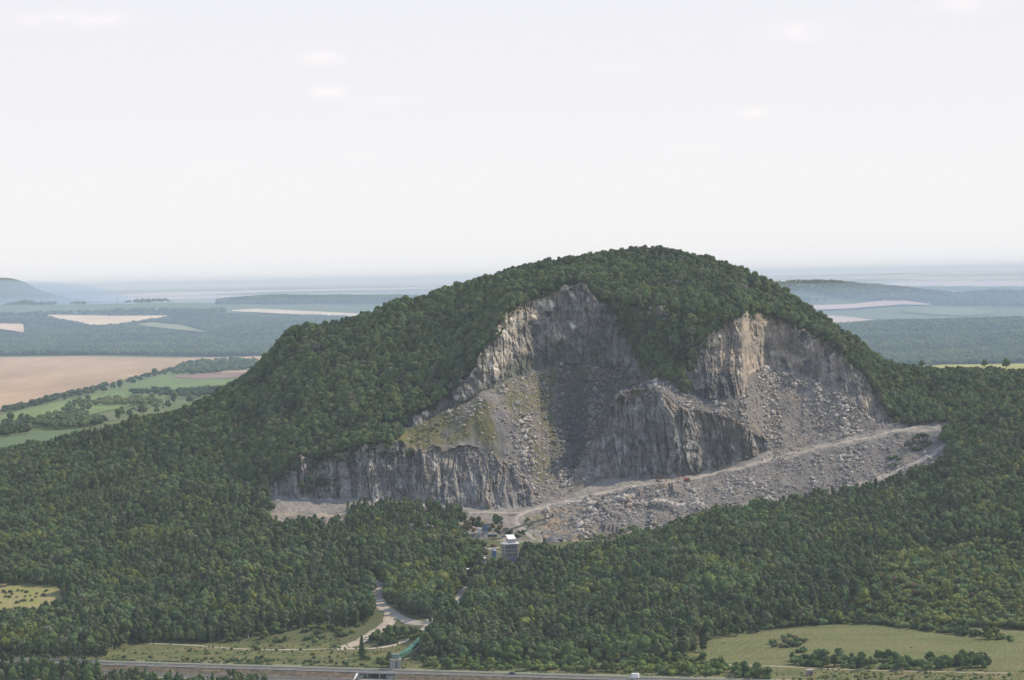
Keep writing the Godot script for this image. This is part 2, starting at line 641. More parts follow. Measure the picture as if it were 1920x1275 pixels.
func rock_share(g: int, a: float) -> float:
	if g == 5:
		return clampf(ss(488, 506, a) * (1.0 - ss(985, 1008, a)) + ss(1090, 1122, a) * (1.0 - ss(1428, 1448, a)), 0, 1)
	if g == 7:
		return clampf(ss(690, 715, a) * (1.0 - ss(1190, 1212, a)) + ss(1280, 1294, a) * (1.0 - ss(1662, 1678, a)), 0, 1)
	return 0.0


func rock_relief(x: float, y: float, g: int, t: float) -> float:
	var wx := x + 2.5 * n2.get_noise_2d(x * 0.05, y * 0.03) + 0.06 * y
	var bowl := 1.0 - ss(125.0, 140.0, x) if g == 7 else 0.0
	var big := 7.0 * n2.get_noise_2d(wx * 0.021, y * 0.006 + g * 9.0)
	var cell := 3.0 * ncell.get_noise_2d(wx * 0.15, y * 0.014 + g * 7.0 + 0.5 * n2.get_noise_2d(wx * 0.1, 3.0))
	var small := 1.0 * ncell2.get_noise_2d(wx * 0.42, y * 0.07 + 0.8 * n2.get_noise_2d(wx * 0.3, 9.0))
	var rough := 1.3 * n1.get_noise_2d(x * 0.16, y * 0.13)
	var ledge := 2.2 * n1.get_noise_2d(x * 0.035 + 50.0, y * 0.05)
	cell *= 1.0 - 0.5 * bowl
	var e1 := ncrack.get_noise_2d(wx * 0.10 + g * 3.0, y * 0.026) + 1.0
	var e2 := ncrack.get_noise_2d(wx * 0.21 + 0.05 * y, y * 0.12 + 4.0) + 1.0
	cell -= 1.9 * (1.0 - ss(0.02, 0.14, e1)) + 1.1 * (1.0 - ss(0.02, 0.16, e2))
	rough = (2.6 + 1.4 * bowl) * n1.get_noise_2d(x * 0.085 + 0.02 * y, y * 0.06) + 0.9 * n1.get_noise_2d(x * 0.35, y * 0.3)
	if g == 7 and x > 205.0:
		cell *= 0.5
		big *= 0.6
	return big + cell + small + rough + ledge - 2.0 * sin(t * PI) * (1.0 if g == 7 else 0.3)


func scree_relief(x: float, d: float, a: float, g: int, t: float) -> float:
	if a < 480 or a > 1800:
		return 2.0 * n1.get_noise_2d(x * 0.012, d * 0.012)
	var k := 1.6 * n1.get_noise_2d(x * 0.035, d * 0.03) + 0.55 * n1.get_noise_2d(x * 0.18, d * 0.18)
	if g == 6 and a > 820 and a < 1010:      # the fan bulges out
		k += 10.0 * sin(t * PI) * ss(820, 900, a) * (1.0 - ss(985, 1040, a))
		k += 0.9 * ncell2.get_noise_2d(x * 0.14, d * 0.14) * ss(935, 965, a) * (1.0 - t)
	if g == 6 and a > 1010 and a < 1230:     # the bowl sinks
		k -= 7.0 * sin(t * PI) * ss(1010, 1060, a) * (1.0 - ss(1180, 1230, a))
	if g == 3 and a > 1000 and a < 1330:     # crags in the lower bank
		k += 3.2 * ncell.get_noise_2d(x * 0.07, d * 0.07) * ss(1000, 1050, a) * (1.0 - ss(1240, 1330, a))
	return k


func zone(g: int, a: float, q: Vector3) -> String:
	if g == 0:
		return "meadow"
	if g <= 2 or g >= 8:
		return "hillside"
	var w := a + 8.0 * n2.get_noise_2d(q.y * 0.15, q.z * 0.1)
	if w < 496 or w > 1812:
		return "hillside"
	if g == 3:
		if w < 645:
			return "floor"
		if w < 850:
			return "hillside"
		if w < 1010:
			return "floor"
		return "scree_bank" if w < 1770 else "hillside"
	if g == 4:
		return "floor"
	if rock_share(g, a + wob(q.y, g)) > 0.4:
		if g == 5:
			return "rock_left" if a < 1040 else "rock_mid"
		return "rock_bowl" if a < 1240 else "rock_right"
	if g == 5:
		return "scree_fan" if w < 1060 else ("scree_bowl" if w < 1110 else ("scree_right" if w < 1700 else "hillside"))
	if g == 6:
		if w < 745:
			return "hillside"
		if w < 1035:
			return "scree_fan"
		return "scree_bowl" if w < 1225 else ("scree_right" if w < 1690 else "hillside")
	return "hillside"


func mixc(a: Color, b: Color, t: float) -> Color:
	return a.lerp(b, clampf(t, 0, 1))


func ground_color(x: float, y: float, d: float, a: float, g: int, t: float, wr: float) -> Color:
	var f := n1.get_noise_2d(x * 0.05, d * 0.05 + y * 0.02)
	if g == 0:
		var px := a
		var base := mixc(Color(0.15, 0.155, 0.06), Color(0.095, 0.12, 0.042), 0.5 + 1.6 * f)
		base = mixc(base, Color(0.21, 0.175, 0.085), 1.5 * n1.get_noise_2d(x * 0.016, d * 0.04 + 9.0) - 0.1)
		if px > 1310 and t > 0.25:
			base = mixc(base, Color(0.135, 0.158, 0.058), 0.8)
			base *= 1.0 + 0.28 * n1.get_noise_2d(x * 0.02, d * 0.05 + 77.0)
			base *= 1.0 + 0.13 * sin(0.95 * (0.45 * x + 0.9 * d) + 3.0 * n1.get_noise_2d(x * 0.006, d * 0.006)) * (1.0 - ss(1420, 1520, px))
			base = mixc(base, Color(0.165, 0.168, 0.072), 0.4 + 2.2 * n1.get_noise_2d(x * 0.008, d * 0.06))
		return base
	var soil := mixc(Color(0.045, 0.06, 0.024), Color(0.075, 0.07, 0.04), 0.4 + f)
	if g <= 2 or g >= 8:
		if g == 1 or g == 2:
			soil = mixc(soil, Color(0.12, 0.135, 0.05), 0.35)
			if a < 170.0 and d > 1800.0 and d < 1960.0:
				soil = mixc(Color(0.19, 0.20, 0.065), Color(0.24, 0.20, 0.10), 0.5 + 1.5 * f)
		return soil
	if wr > 0.0:
		var s := n1.get_noise_2d(x * 0.14, y * 0.018)
		var blotch := n1.get_noise_2d(x * 0.03, y * 0.035 + g * 50.0)
		var block := ncell2.get_noise_2d(x * 0.3, y * 0.06 + 0.8 * n2.get_noise_2d(x * 0.2, y * 0.1))
		var rock := mixc(Color(0.145, 0.145, 0.142), Color(0.235, 0.226, 0.21), 0.5 + 0.8 * s + 0.8 * blotch)
		if g == 5 and a < 1040:
			rock = mixc(rock, Color(0.30, 0.285, 0.26), 0.5 + blotch)
		if g == 7 and a < 1240:
			rock = mixc(rock, Color(0.245, 0.24, 0.22), 0.6 + blotch)
			var lefty := 1.0 - ss(1035, 1085, a + 30.0 * blotch)
			lefty *= ss(872, 892, a)
			rock = mixc(rock, Color(0.38, 0.35, 0.30), lefty * (0.55 + 1.2 * blotch) * ss(0.15, 0.4, t))
			var pale := n1.get_noise_2d(x * 0.05 + 0.03 * y, y * 0.03 + 70.0)
			rock = mixc(rock, Color(0.72, 0.68, 0.58), 6.0 * (pale - 0.2 + 0.22 * ss(1005, 1030, a) * ss(0.6, 0.85, t)) * (1.0 - ss(1060, 1090, a)) * ss(0.25, 0.5, t))  # white streaks, thickened near the top left as painted sunlit facets
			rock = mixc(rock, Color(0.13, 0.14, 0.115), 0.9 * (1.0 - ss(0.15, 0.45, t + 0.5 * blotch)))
		elif g == 7:
			rock = mixc(rock, Color(0.36, 0.305, 0.25), 0.8 + 0.8 * blotch - 0.5 * ss(1480, 1620, a))
			rock = mixc(rock, Color(0.47, 0.42, 0.33), 3.0 * (n1.get_noise_2d(x * 0.06, y * 0.05 + 30.0) - 0.18))
			rock = mixc(rock, Color(0.115, 0.115, 0.12), 5.0 * (n1.get_noise_2d(x * 0.055 + 60.0, y * 0.04) - 0.16) * ss(1425, 1490, a))
		else:
			rock = mixc(rock, Color(0.26, 0.23, 0.20), 1.8 * (n1.get_noise_2d(x * 0.022 + 20.0, y * 0.03) - 0.08))
			rock = mixc(rock, Color(0.34, 0.34, 0.32), 4.0 * (n1.get_noise_2d(x * 0.05, y * 0.035 + 90.0) - 0.22))
		rock *= 1.0 + 0.30 * block
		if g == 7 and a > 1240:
			rock = mixc(rock, Color(0.12, 0.12, 0.12), (1.0 - ss(1360, 1400, a)) * (1.0 - ss(0.25, 0.5, t + 0.4 * blotch)))  # lower left of this wall darkened, shade put into the rock colour
		if g == 5:
			var loose := maxf(ss(820, 900, a) * (1.0 - ss(1000, 1010, a)), ss(1325, 1430, a))
			rock = mixc(rock, Color(0.23, 0.21, 0.19), loose * ss(0.35, 0.8, t + 0.5 * blotch))
		rock = mixc(rock, Color(0.27, 0.20, 0.14), 0.6 * ss(0.90, 0.985, t + 0.1 * blotch))
		var beside := soil
		if g == 5 and a > 900 or g == 7 and a > 860 and a < 920:
			beside = Color(0.22, 0.21, 0.20)
		return mixc(beside, rock, wr * 1.5)
	if a < 496 or a > 1825:
		return soil
	var scree := mixc(Color(0.17, 0.163, 0.155), Color(0.255, 0.24, 0.222), 0.5 + 1.3 * f)
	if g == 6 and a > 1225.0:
		scree = mixc(scree, Color(0.13, 0.125, 0.12), (1.0 - ss(1385, 1415, a)) * 0.85)  # painted shade: ledge scree darkened to run on from the shadowed cliffs
	scree = mixc(scree, Color(0.30, 0.25, 0.20), 1.8 * (n1.get_noise_2d(x * 0.025, d * 0.05 + y * 0.02) - 0.1))
	scree = mixc(scree, Color(0.155, 0.15, 0.155), 1.6 * (n1.get_noise_2d(x * 0.03 + 0.03 * y, 44.0 + d * 0.02) - 0.1))
	var grass := mixc(Color(0.105, 0.118, 0.040), Color(0.175, 0.158, 0.072), 0.5 + f)
	if g == 3:
		if a < 645:
			return mixc(scree, Color(0.42, 0.35, 0.27), 0.65 + f)
		if a < 850:
			return mixc(soil, scree, 0.5 + f)
		if a < 1010:
			return mixc(mixc(scree, Color(0.38, 0.35, 0.30), 0.5), grass, 2.0 * n1.get_noise_2d(x * 0.04, d * 0.04 + 5.0))
		return mixc(scree, Color(0.34, 0.27, 0.19), 1.2 * (1.0 - ss(1060, 1130, a)) * (0.3 + 2.0 * f))
	if g == 4:
		return mixc(scree, Color(0.33, 0.305, 0.265), 0.6 + 0.6 * f)
	if g == 6:
		var gg := 0.0
		if a < 1040:
			gg = (1.0 - ss(1010, 1085, a)) * (0.5 + 0.6 * t) + 1.3 * n1.get_noise_2d(x * 0.03, d * 0.025 + 12.0)
			gg -= 1.0 * ss(0.0, 0.3, 0.22 - t) + 1.3 * exp(-pow((a - 905.0 - 60.0 * (1.0 - t)) / 22.0, 2.0))
			if a < 830:
				gg += 0.6
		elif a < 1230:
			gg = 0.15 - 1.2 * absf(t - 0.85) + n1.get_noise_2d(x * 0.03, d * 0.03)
			scree = mixc(scree, Color(0.075, 0.076, 0.074), ss(1020, 1070, a) * (1.0 - ss(1190, 1235, a)) * (0.9 + f))  # darker scree, with the shade of the bowl painted into its colour as well
		return mixc(scree, grass, gg)
	if g == 5 and a < 1100:
		return mixc(scree, grass, n1.get_noise_2d(x * 0.03, d * 0.03 + 12.0))
	if g == 7:
		return mixc(soil, scree, 0.25)
	return scree


# ---- the far land ---------------------------------------------------------------------------------------------------
func yrow(d: float, list: Array) -> Array:
	var o := []
	for k in list:
		o.append(Vector3(k[0], d, k[1] + (0.00149 * d - 2.6 if d < 12500.0 else 0.0)))
	return o


func build_far_ground():
	var rows := [
		yrow(2470, [[-900, 78], [0, 80], [300, 86], [450, 90], [720, 90], [1450, 100], [1700, 128], [1920, 134], [2700, 136]]),
		yrow(2800, [[-900, 86], [0, 88], [400, 95], [720, 98], [1450, 108], [1700, 140], [1760, 143.5], [1920, 143.5], [2700, 143]]),
		yrow(3200, [[-900, 93], [0, 95], [400, 99], [720, 100], [1450, 100], [1740, 112], [2700, 112]]),
		yrow(4000, [[-900, 102], [0, 104], [400, 104], [720, 102], [1450, 80], [2700, 80]]),
		yrow(4600, [[-900, 110], [0, 110], [200, 108], [400, 104], [720, 102], [1450, 72], [2700, 74]]),
		yrow(5000, [[-900, 114], [0, 113.5], [200, 110], [300, 105], [400, 101], [720, 101], [1450, 80], [2700, 85]]),
		yrow(5400, [[-900, 97], [0, 96], [400, 92], [720, 92], [1450, 96], [1700, 100], [2700, 102]]),
		yrow(5800, [[-900, 110], [0, 109], [400, 105], [720, 105], [1450, 106], [1560, 111], [1650, 115], [1800, 116], [1920, 115], [2700, 115]]),
		yrow(6300, [[-900, 128], [0, 126], [400, 120], [720, 118], [1450, 86], [2700, 86]]),
		yrow(7200, [[-900, 152], [0, 149], [150, 146], [300, 143], [500, 139], [720, 138], [1450, 88], [2700, 90]]),
		yrow(8200, [[-900, 158], [0, 156], [300, 149], [720, 145], [1450, 91], [1600, 98], [1700, 107], [1800, 108], [2700, 108]]),
		yrow(9500, [[-900, 170], [0, 168], [300, 161], [500, 155], [720, 152], [1400, 196], [1470, 198], [1540, 193], [1600, 178], [1660, 166], [1700, 158], [1760, 143], [1795, 130], [1830, 136], [1870, 138], [1920, 132], [2700, 128]]),
		yrow(10500, [[-900, 170], [0, 169], [300, 163], [400, 160], [470, 168], [550, 172], [640, 168], [720, 160], [1450, 150], [1750, 116], [2700, 116]]),
		yrow(11800, [[-900, 140], [400, 140], [550, 150], [720, 145], [1450, 125], [2700, 122]]),
		yrow(13000, [[-900, 150], [2700, 148]]),
		yrow(18000, [[-900, 160], [2700, 158]]),
		yrow(26000, [[-900, 168], [2700, 167]]),
		yrow(36000, [[-900, 175], [2700, 176]]),
		yrow(48000, [[-900, 181], [1400, 185], [1700, 205], [1900, 200], [2700, 192]]),
		yrow(52000, [[-900, 0], [2700, 0]]),
	]
	var subs := [8, 8, 12, 8, 8, 8, 8, 12, 16, 14, 16, 10, 10, 8, 14, 14, 14, 14, 2]
	var cols := PackedFloat32Array()
	var a := -880.0
	while a < 2690.0:
		cols.append(a)
		a += 8.0
	var nj := 1
	for s in subs:
		nj += s
	var ni := cols.size()
	var p := PackedVector3Array()
	var c := PackedColorArray()
	var index := PackedInt32Array()
	for i in ni:
		for g in subs.size():
			var n: int = subs[g] + (1 if g == subs.size() - 1 else 0)
			var q0 := row_at(rows[g], cols[i])
			var q1 := row_at(rows[g + 1], cols[i])
			for k in n:
				var t: float = float(k) / subs[g]
				var ts: float = t * t * (3.0 - 2.0 * t)
				var d := lerpf(q0.x, q1.x, t)
				var y := lerpf(q0.y, q1.y, lerpf(t, ts, 0.7))
				var x := (cols[i] - 960.0) / F * d
				if d < 12000.0:
					y += (2.0 if d < 5100.0 else 13.0 * ss(5150, 6200, d) + 2.0) * n1.get_noise_2d(x * 0.0013, d * 0.0011)
				elif d < 51000.0:
					y += 6.0 * n1.get_noise_2d(x * 0.0003, d * 0.0003)
				p.append(Vector3(x, y, -d))
				c.append(far_color(x, y, d, cols[i]))
	for i in ni - 1:
		for j in nj - 1:
			var b := i * nj + j
			index.append_array([b, b + 1, b + nj + 1, b, b + nj + 1, b + nj])
	far_s = {"a": cols, "nj": nj, "p": p}
	var o := piece("countryside", sub_mesh(p, c, index), mats["vertex_ground"])
	tag(o, "wide plain of fields and low hills fading into haze behind the quarry hill", "countryside", "", "structure")
	# the hazy mountain at the left edge of the picture
	var st := PackedVector3Array()
	var sc := PackedColorArray()
	var si := PackedInt32Array()
	var nx := 90
	var nz := 40
	for i in nx + 1:
		for j in nz + 1:
			var x := lerpf(-4600, -1900, float(i) / nx)
			var z := lerpf(-13500, -16000, float(j) / nz)
			var r := Vector2((x + 2960.0) / (650.0 if x < -2960.0 else 235.0), (z + 14600.0) / 520.0).length()
			var y := 137.0 + 180.0 / (1.0 + pow(r, 2.2)) + 8.0 * n1.get_noise_2d(x * 0.003, z * 0.003)
			st.append(Vector3(x, y, z))
			sc.append(mixc(Color(0.035, 0.06, 0.028), Color(0.08, 0.10, 0.045), 0.3 + n1.get_noise_2d(x * 0.004, z * 0.002)))
	for i in nx:
		for j in nz:
			var b := i * (nz + 1) + j
			si.append_array([b, b + 1, b + nz + 2, b, b + nz + 2, b + nz + 1])
	var mo := piece("mountain", sub_mesh(st, sc, si), mats["vertex_ground"])
	tag(mo, "pale blue hazy mountain on the horizon at the left edge", "mountain", "", "structure")


func far_color(x: float, y: float, d: float, a: float) -> Color:
	var f := n1.get_noise_2d(x * 0.004, d * 0.004)
	var green := mixc(Color(0.085, 0.125, 0.045), Color(0.12, 0.135, 0.06), 0.5 + f)
	var wood := mixc(Color(0.035, 0.06, 0.025), Color(0.05, 0.078, 0.032), 0.5 + f)
	if d < 12000.0:
		if a > 1400.0 and d > 4100.0 and d < 6400.0:
			return wood
		if a < 1000.0 and d > 5150.0 and d < 7600.0:
			return wood
		if a < 1000.0 and d > 9600.0:
			return mixc(green, wood, 4.0 * ss(380, 470, a))
		if a > 1300.0 and d > 8700.0:
			return mixc(wood, green, 1.4 * n1.get_noise_2d(x * 0.0025, d * 0.002) + 0.1)
		return green
	# patchwork of the plain
	var cell := ncell.get_noise_2d(x * 0.00055, d * 0.00028)
	if cell < -0.2:
		return wood
	if cell > 0.35:
		return Color(0.62, 0.52, 0.42)
	return mixc(green, Color(0.44, 0.38, 0.28), cell + 0.5)


# ---- motorway --------------------------------------------------------------------------------------------------------
func road_point(x: float, s: float, y: float) -> Vector3:   # s metres from the far edge towards the viewer
	return Vector3(x - 0.3 * s, y, -(1683.0 - (x + 279.0) * 0.3146) + 0.954 * s)


func strip(s0: float, y0: float, s1: float, y1: float, x0 := -1000.0, x1 := 900.0, step := 20.0, bump := 0.0) -> ArrayMesh:
	var st := begin()
	var rows_ := 1 if bump == 0.0 else 8
	var x := x0
	while x < x1 - 0.01:
		var xb := minf(x + step, x1)
		for k in rows_:
			var q := []
			for e in [[x, k], [x, k + 1], [xb, k + 1], [xb, k]]:
				var t := float(e[1]) / rows_
				var w := road_point(e[0], lerpf(s0, s1, t), lerpf(y0, y1, t))
				w.y += bump * n1.get_noise_2d(w.x * 0.09, w.z * 0.09) * sin(t * PI)
				q.append(w)
			quad(st, q[0], q[3], q[2], q[1])
		x = xb
	return finish(st)


func build_motorway():
	var asphalt := mat("asphalt", Color(0.07, 0.069, 0.067), 0.95)
	asphalt.albedo_texture = grain_texture(14, 0.03, 0.85, 1.05)
	asphalt.uv1_triplanar = true
	asphalt.uv1_world_triplanar = true
	asphalt.uv1_scale = Vector3(0.05, 0.05, 0.05)
	var paint := mat("road_paint", Color(0.58, 0.58, 0.55), 0.8)
	var bare := mat("bare_bank", Color(0.19, 0.15, 0.10), 1.0)
	bare.albedo_texture = grain_texture(15, 0.02, 0.6, 1.2)
	bare.uv1_triplanar = true
	bare.uv1_world_triplanar = true
	bare.uv1_scale = Vector3(0.02, 0.08, 0.02)
	var verge := mat("near_verge", Color(0.14, 0.16, 0.07), 1.0)
	tag(piece("motorway", strip(0, 0.05, 11.7, 0.05), asphalt), "upper grey carriageway of the motorway along the foot of the forest", "motorway", "", "structure")
	tag(piece("motorway", strip(19.2, -4.0, 30.7, -4.0), asphalt), "lower grey carriageway of the motorway at the bottom edge", "motorway", "", "structure")
	tag(piece("grass_verge", strip(-9.5, -0.02, 0.0, 0.03), mat("verge_grass", Color(0.19, 0.205, 0.10), 1.0)), "light green grass strip behind the upper carriageway", "grass verge", "", "structure")
	for k in 2:
		var y := 0.058 if k == 0 else -3.992
		var o := 0.0 if k == 0 else 19.2
		for e in [[0.9, 0.28], [4.3, 0.0], [10.9, 0.28]]:
			if e[1] > 0:
				tag(piece("edge_line", strip(o + e[0], y, o + e[0] + e[1], y), paint), "white edge line on the %s carriageway, %s side" % ["upper" if k == 0 else "lower", "forest" if e[0] < 2 else "near"], "road marking", "", "structure")
		var st := begin()
		var x := -1000.0
		while x < 900.0:
			var a := road_point(x, o + 5.9, y)
			var b := road_point(x + 5.7, o + 5.9, y)
			var c := road_point(x + 5.7, o + 6.1, y)
			var d := road_point(x, o + 6.1, y)
			quad(st, a, b, c, d)
			x += 17.0
		tag(piece("lane_line", finish(st), paint), "dashed white lane line of the %s carriageway" % ["upper" if k == 0 else "lower"], "road marking", "", "structure")
	# bank between the two carriageways, open where the underpass goes through
	var ux := -88.0
	tag(piece("embankment", strip(12.3, -0.02, 19.2, -4.05, -1000, ux - 13, 3.0, 0.5), bare), "brown dry grass bank between the carriageways, left of the underpass", "embankment", "", "structure")
	tag(piece("embankment", strip(12.3, -0.02, 19.2, -4.05, ux + 13, 900, 3.0, 0.5), bare), "brown dry grass bank between the carriageways, right of the underpass", "embankment", "", "structure")
	tag(piece("embankment", strip(11.7, 0.0, 12.3, -0.02, -1000, 900, 20), bare), "narrow earth shoulder of the upper carriageway", "embankment", "", "structure")
	tag(piece("near_ground", strip(30.7, -4.05, 900.0, -9.0, -1800, 1500, 30), verge), "grassy ground in front of the motorway", "ground", "", "structure")
	# the underpass: deck edge, abutments, wing walls and the passage
	var con := mat("pale_concrete", Color(0.33, 0.33, 0.31), 0.9)
	var teal := mat("green_grey_wall", Color(0.085, 0.10, 0.088), 0.9)
	var dark := mat("passage", Color(0.10, 0.10, 0.10), 1.0)
	var u := thing("underpass", road_point(ux, 12.0, -4.0), -atan(0.3146), "dark underpass with sloping green grey wing walls below the motorway", "underpass")
	piece("deck_edge", box_mesh(Vector3(0, 3.75, 0.4), Vector3(27, 0.9, 1.0)), con, u)
	for s in [-1, 1]:
		var st := begin()
		hexa_cw(st, [Vector3(s * 9.5 - 0.4, 0, 7.2), Vector3(s * 9.5 + 0.4, 0, 7.2), Vector3(s * 6.5 + 0.4, 0, 0), Vector3(s * 6.5 - 0.4, 0, 0),
			Vector3(s * 12.6 - 0.4, 0.6, 7.2), Vector3(s * 12.6 + 0.4, 0.6, 7.2), Vector3(s * 12.9 + 0.4, 3.3, 0), Vector3(s * 6.5 - 0.4, 3.3, 0)])
		piece("wing_wall", finish(st), teal, u)
		piece("abutment", box_mesh(Vector3(s * 6.6, 1.65, -5.5), Vector3(0.8, 3.3, 11)), con, u)
	piece("pier", box_mesh(Vector3(1.8, 1.65, -3.5), Vector3(0.7, 3.3, 7.0)), con, u)
	piece("passage_back", box_mesh(Vector3(0, 1.65, -11.5), Vector3(14, 3.3, 0.6)), dark, u)
	piece("passage_floor", box_mesh(Vector3(0, -0.06, -2.0), Vector3(26, 0.2, 19)), mat("track_dust", Color(0.30, 0.26, 0.21), 1.0), u)
	piece("passage_roof", box_mesh(Vector3(0, 3.6, -5.6), Vector3(14, 0.5, 11)), con, u)
	# guard rails
	var steel := mat("galvanised", Color(0.52, 0.53, 0.54), 0.5, 0.4)
	for k in 4:
		var s: float = [0.25, 11.9, 19.0, 30.5][k]
		var y: float = [0.05, 0.0, -4.0, -4.0][k]
		var gr := thing("guard_rail", Vector3.ZERO, 0, ["steel guard rail on the forest side of the upper carriageway", "steel guard rail along the top of the brown bank", "steel guard rail at the foot of the brown bank", "steel guard rail on the near side of the lower carriageway"][k], "guard rail", "guard rails of the motorway")
		piece("rail", strip_box(s, y + 0.75, 0.12, 0.32), steel, gr)
		var st := begin()
		for n in 380:
			box(st, road_point(-950.0 + n * 4.8, s + 0.12, y + 0.3), Vector3(0.12, 0.8, 0.12))
		tag(piece("post", finish(st), steel, gr), "", "", "", "stuff")


func strip_box(s: float, y: float, w: float, h: float) -> ArrayMesh:
	var st := begin()
	var x := -1000.0
	while x < 900.0:
		beam(st, road_point(x, s, y), road_point(x + 40.0, s, y), w, h)
		x += 40.0
	return finish(st)


# ---- haul roads and tracks, ribbons laid over the ground -----------------------------------------------------------
func ribbon(pts: Array, half: float, lift: float, color: Color, sheet: Dictionary, rut := true) -> ArrayMesh:
	var line := []
	for q in pts:
		line.append(hit(sheet, q[0], q[1]))
	var fine := []
	for k in line.size() - 1:
		var n := maxi(1, int(line[k].distance_to(line[k + 1]) / (half * 0.5)))
		for i in n:
			var t := float(i) / n
			var p0: Vector3 = line[maxi(k - 1, 0)]
			var p3: Vector3 = line[mini(k + 2, line.size() - 1)]
			fine.append(line[k].cubic_interpolate(line[k + 1], p0, p3, t))
	fine.append(line[-1])
	var across := 8
	var v := PackedVector3Array()
	var c := PackedColorArray()
	var index := PackedInt32Array()
	for k in fine.size():
		var f: Vector3 = fine[mini(k + 1, fine.size() - 1)] - fine[maxi(k - 1, 0)]
		f.y = 0
		var side := f.normalized().cross(Vector3.UP)
		var mid := drop(fine[k].x, fine[k].z, sheet)
		var wob := 1.0 + 0.25 * n1.get_noise_2d(fine[k].x * 0.08, fine[k].z * 0.08)
		for j in across + 1:
			var s := (float(j) / across - 0.5) * 2.0
			var q: Vector3 = fine[k] + side * s * half * wob
			var own := drop(q.x, q.z, sheet)
			q.y = maxf(own, lerpf(own, mid, 0.6 * (1.0 - absf(s)))) + lift * (1.0 - 0.8 * absf(s))
			v.append(q)
			var tone := 1.0 + 0.25 * n1.get_noise_2d(q.x * 0.12, q.z * 0.12)
			if rut and absf(absf(s) - 0.4) < 0.16:
				tone *= 1.16
			c.append(Color(color.r * tone, color.g * tone, color.b * tone))
	for k in fine.size() - 1:
		for j in across:
			var b := k * (across + 1) + j
			index.append_array([b, b + across + 1, b + 1, b + 1, b + across + 1, b + across + 2])
	return sub_mesh(v, c, index)


func build_roads():
	var gm: Material = mats["vertex_ground"]
	var pale := Color(0.27, 0.247, 0.215)
	var list := [
		["haul_road", [[1004, 1014], [985, 1000], [972, 985], [965, 974], [985, 961], [1020, 950], [1060, 939], [1100, 930], [1131, 924], [1170, 915], [1210, 908], [1260, 903], [1300, 897], [1340, 888], [1380, 880], [1420, 868], [1500, 849], [1600, 827], [1660, 812], [1700, 805], [1730, 799], [1770, 804], [1816, 803]], 2.5, pale, "main pale haul road climbing from the plant to the bench on the right"],
		["haul_road", [[878, 961], [910, 961], [940, 962], [985, 961]], 3.0, pale, "short haul road along the foot of the lower left wall"],
		["haul_road", [[1058, 941], [1100, 937], [1150, 938], [1200, 941], [1260, 943], [1320, 945]], 3.0, Color(0.31, 0.285, 0.26), "narrow lower haul road cut across the rubble bank"],
		["haul_road", [[1816, 803], [1800, 811], [1782, 822], [1766, 838], [1742, 856], [1700, 876], [1660, 893], [1610, 910]], 2.8, Color(0.27, 0.245, 0.215), "haul road dropping from the right bench towards the forest"],
		["haul_road", [[700, 936], [740, 941], [780, 946], [815, 948]], 4.5, Color(0.36, 0.34, 0.31), "pale ledge road in front of the lower left wall"],
		["forest_track", [[712, 1088], [704, 1104], [706, 1122], [718, 1138], [735, 1150], [728, 1168], [706, 1184], [672, 1204], [636, 1216]], 5.3, Color(0.31, 0.265, 0.21), "wide pale dirt track from the forest down to the verge"],
		["forest_track", [[735, 1150], [755, 1160], [775, 1167], [800, 1168], [822, 1152], [840, 1138]], 4.2, Color(0.31, 0.27, 0.22), "short dirt track branching towards the green conveyor"],
		["forest_track", [[806, 1170], [775, 1192], [750, 1205], [715, 1214], [675, 1216], [636, 1216]], 2.6, Color(0.34, 0.30, 0.25), "narrow dirt track beside the green conveyor"],
		["forest_track", [[890, 1090], [876, 1102], [862, 1116], [850, 1128]], 3.2, Color(0.33, 0.28, 0.22), "short piece of dirt track in the gap above the green conveyor"],
		["forest_track", [[270, 1206], [360, 1210], [440, 1216], [540, 1218], [636, 1216]], 1.6, Color(0.30, 0.28, 0.22), "thin pale path across the grassy verge"],
		["forest_track", [[1312, 1246], [1450, 1249], [1600, 1256], [1900, 1262]], 2.2, Color(0.24, 0.215, 0.14), "grassy track below the mown meadow"],
	]
	for r in list:
		var big: bool = r[0] == "haul_road"
		tag(piece(r[0], ribbon(r[1], r[2], 0.45 if big else 0.3, r[3], near_s), gm), r[4], r[0].replace("_", " "), "", "structure")


# ---- fields of the far land: sheets laid a little above the countryside ---------------------------------------------
func field(called: String, label: String, top: Array, bottom: Array, color: Color, rough := 0.12, lift := 1.0, stripes := 0.0):
	var v := PackedVector3Array()
	var c := PackedColorArray()
	var index := PackedInt32Array()
	var n := 60
	var m := 22
	var kt := []
	var kb := []
	for q in top:
		kt.append(Vector3(q[0], q[1], 0))
	for q in bottom:
		kb.append(Vector3(q[0], q[1], 0))
	var ul := maxf(top[0][0], bottom[0][0])
	var ur := minf(top[-1][0], bottom[-1][0])
	for i in n + 1:
		var u := lerpf(ul, ur, float(i) / n)
		var vt := row_at(kt, u).x
		var vb := row_at(kb, u).x
		for j in m + 1:
			var t := float(j) / m
			var p := hit(far_s, u, lerpf(vb, vt, t))
			p.y += lift
			v.append(p)
			var k := 1.0 + rough * 2.0 * n1.get_noise_2d(p.x * 0.004, p.z * 0.0015) + rough * n1.get_noise_2d(p.x * 0.03, p.z * 0.008)
			k += stripes * sin(p.z * 0.08 + p.x * 0.02)
			c.append(Color(color.r * k, color.g * k, color.b * k))
	for i in n:
		for j in m:
			var b := i * (m + 1) + j
			index.append_array([b, b + 1, b + m + 2, b, b + m + 2, b + m + 1])
	tag(piece(called, sub_mesh(v, c, index), mats["vertex_ground"]), label, "field", "", "structure")


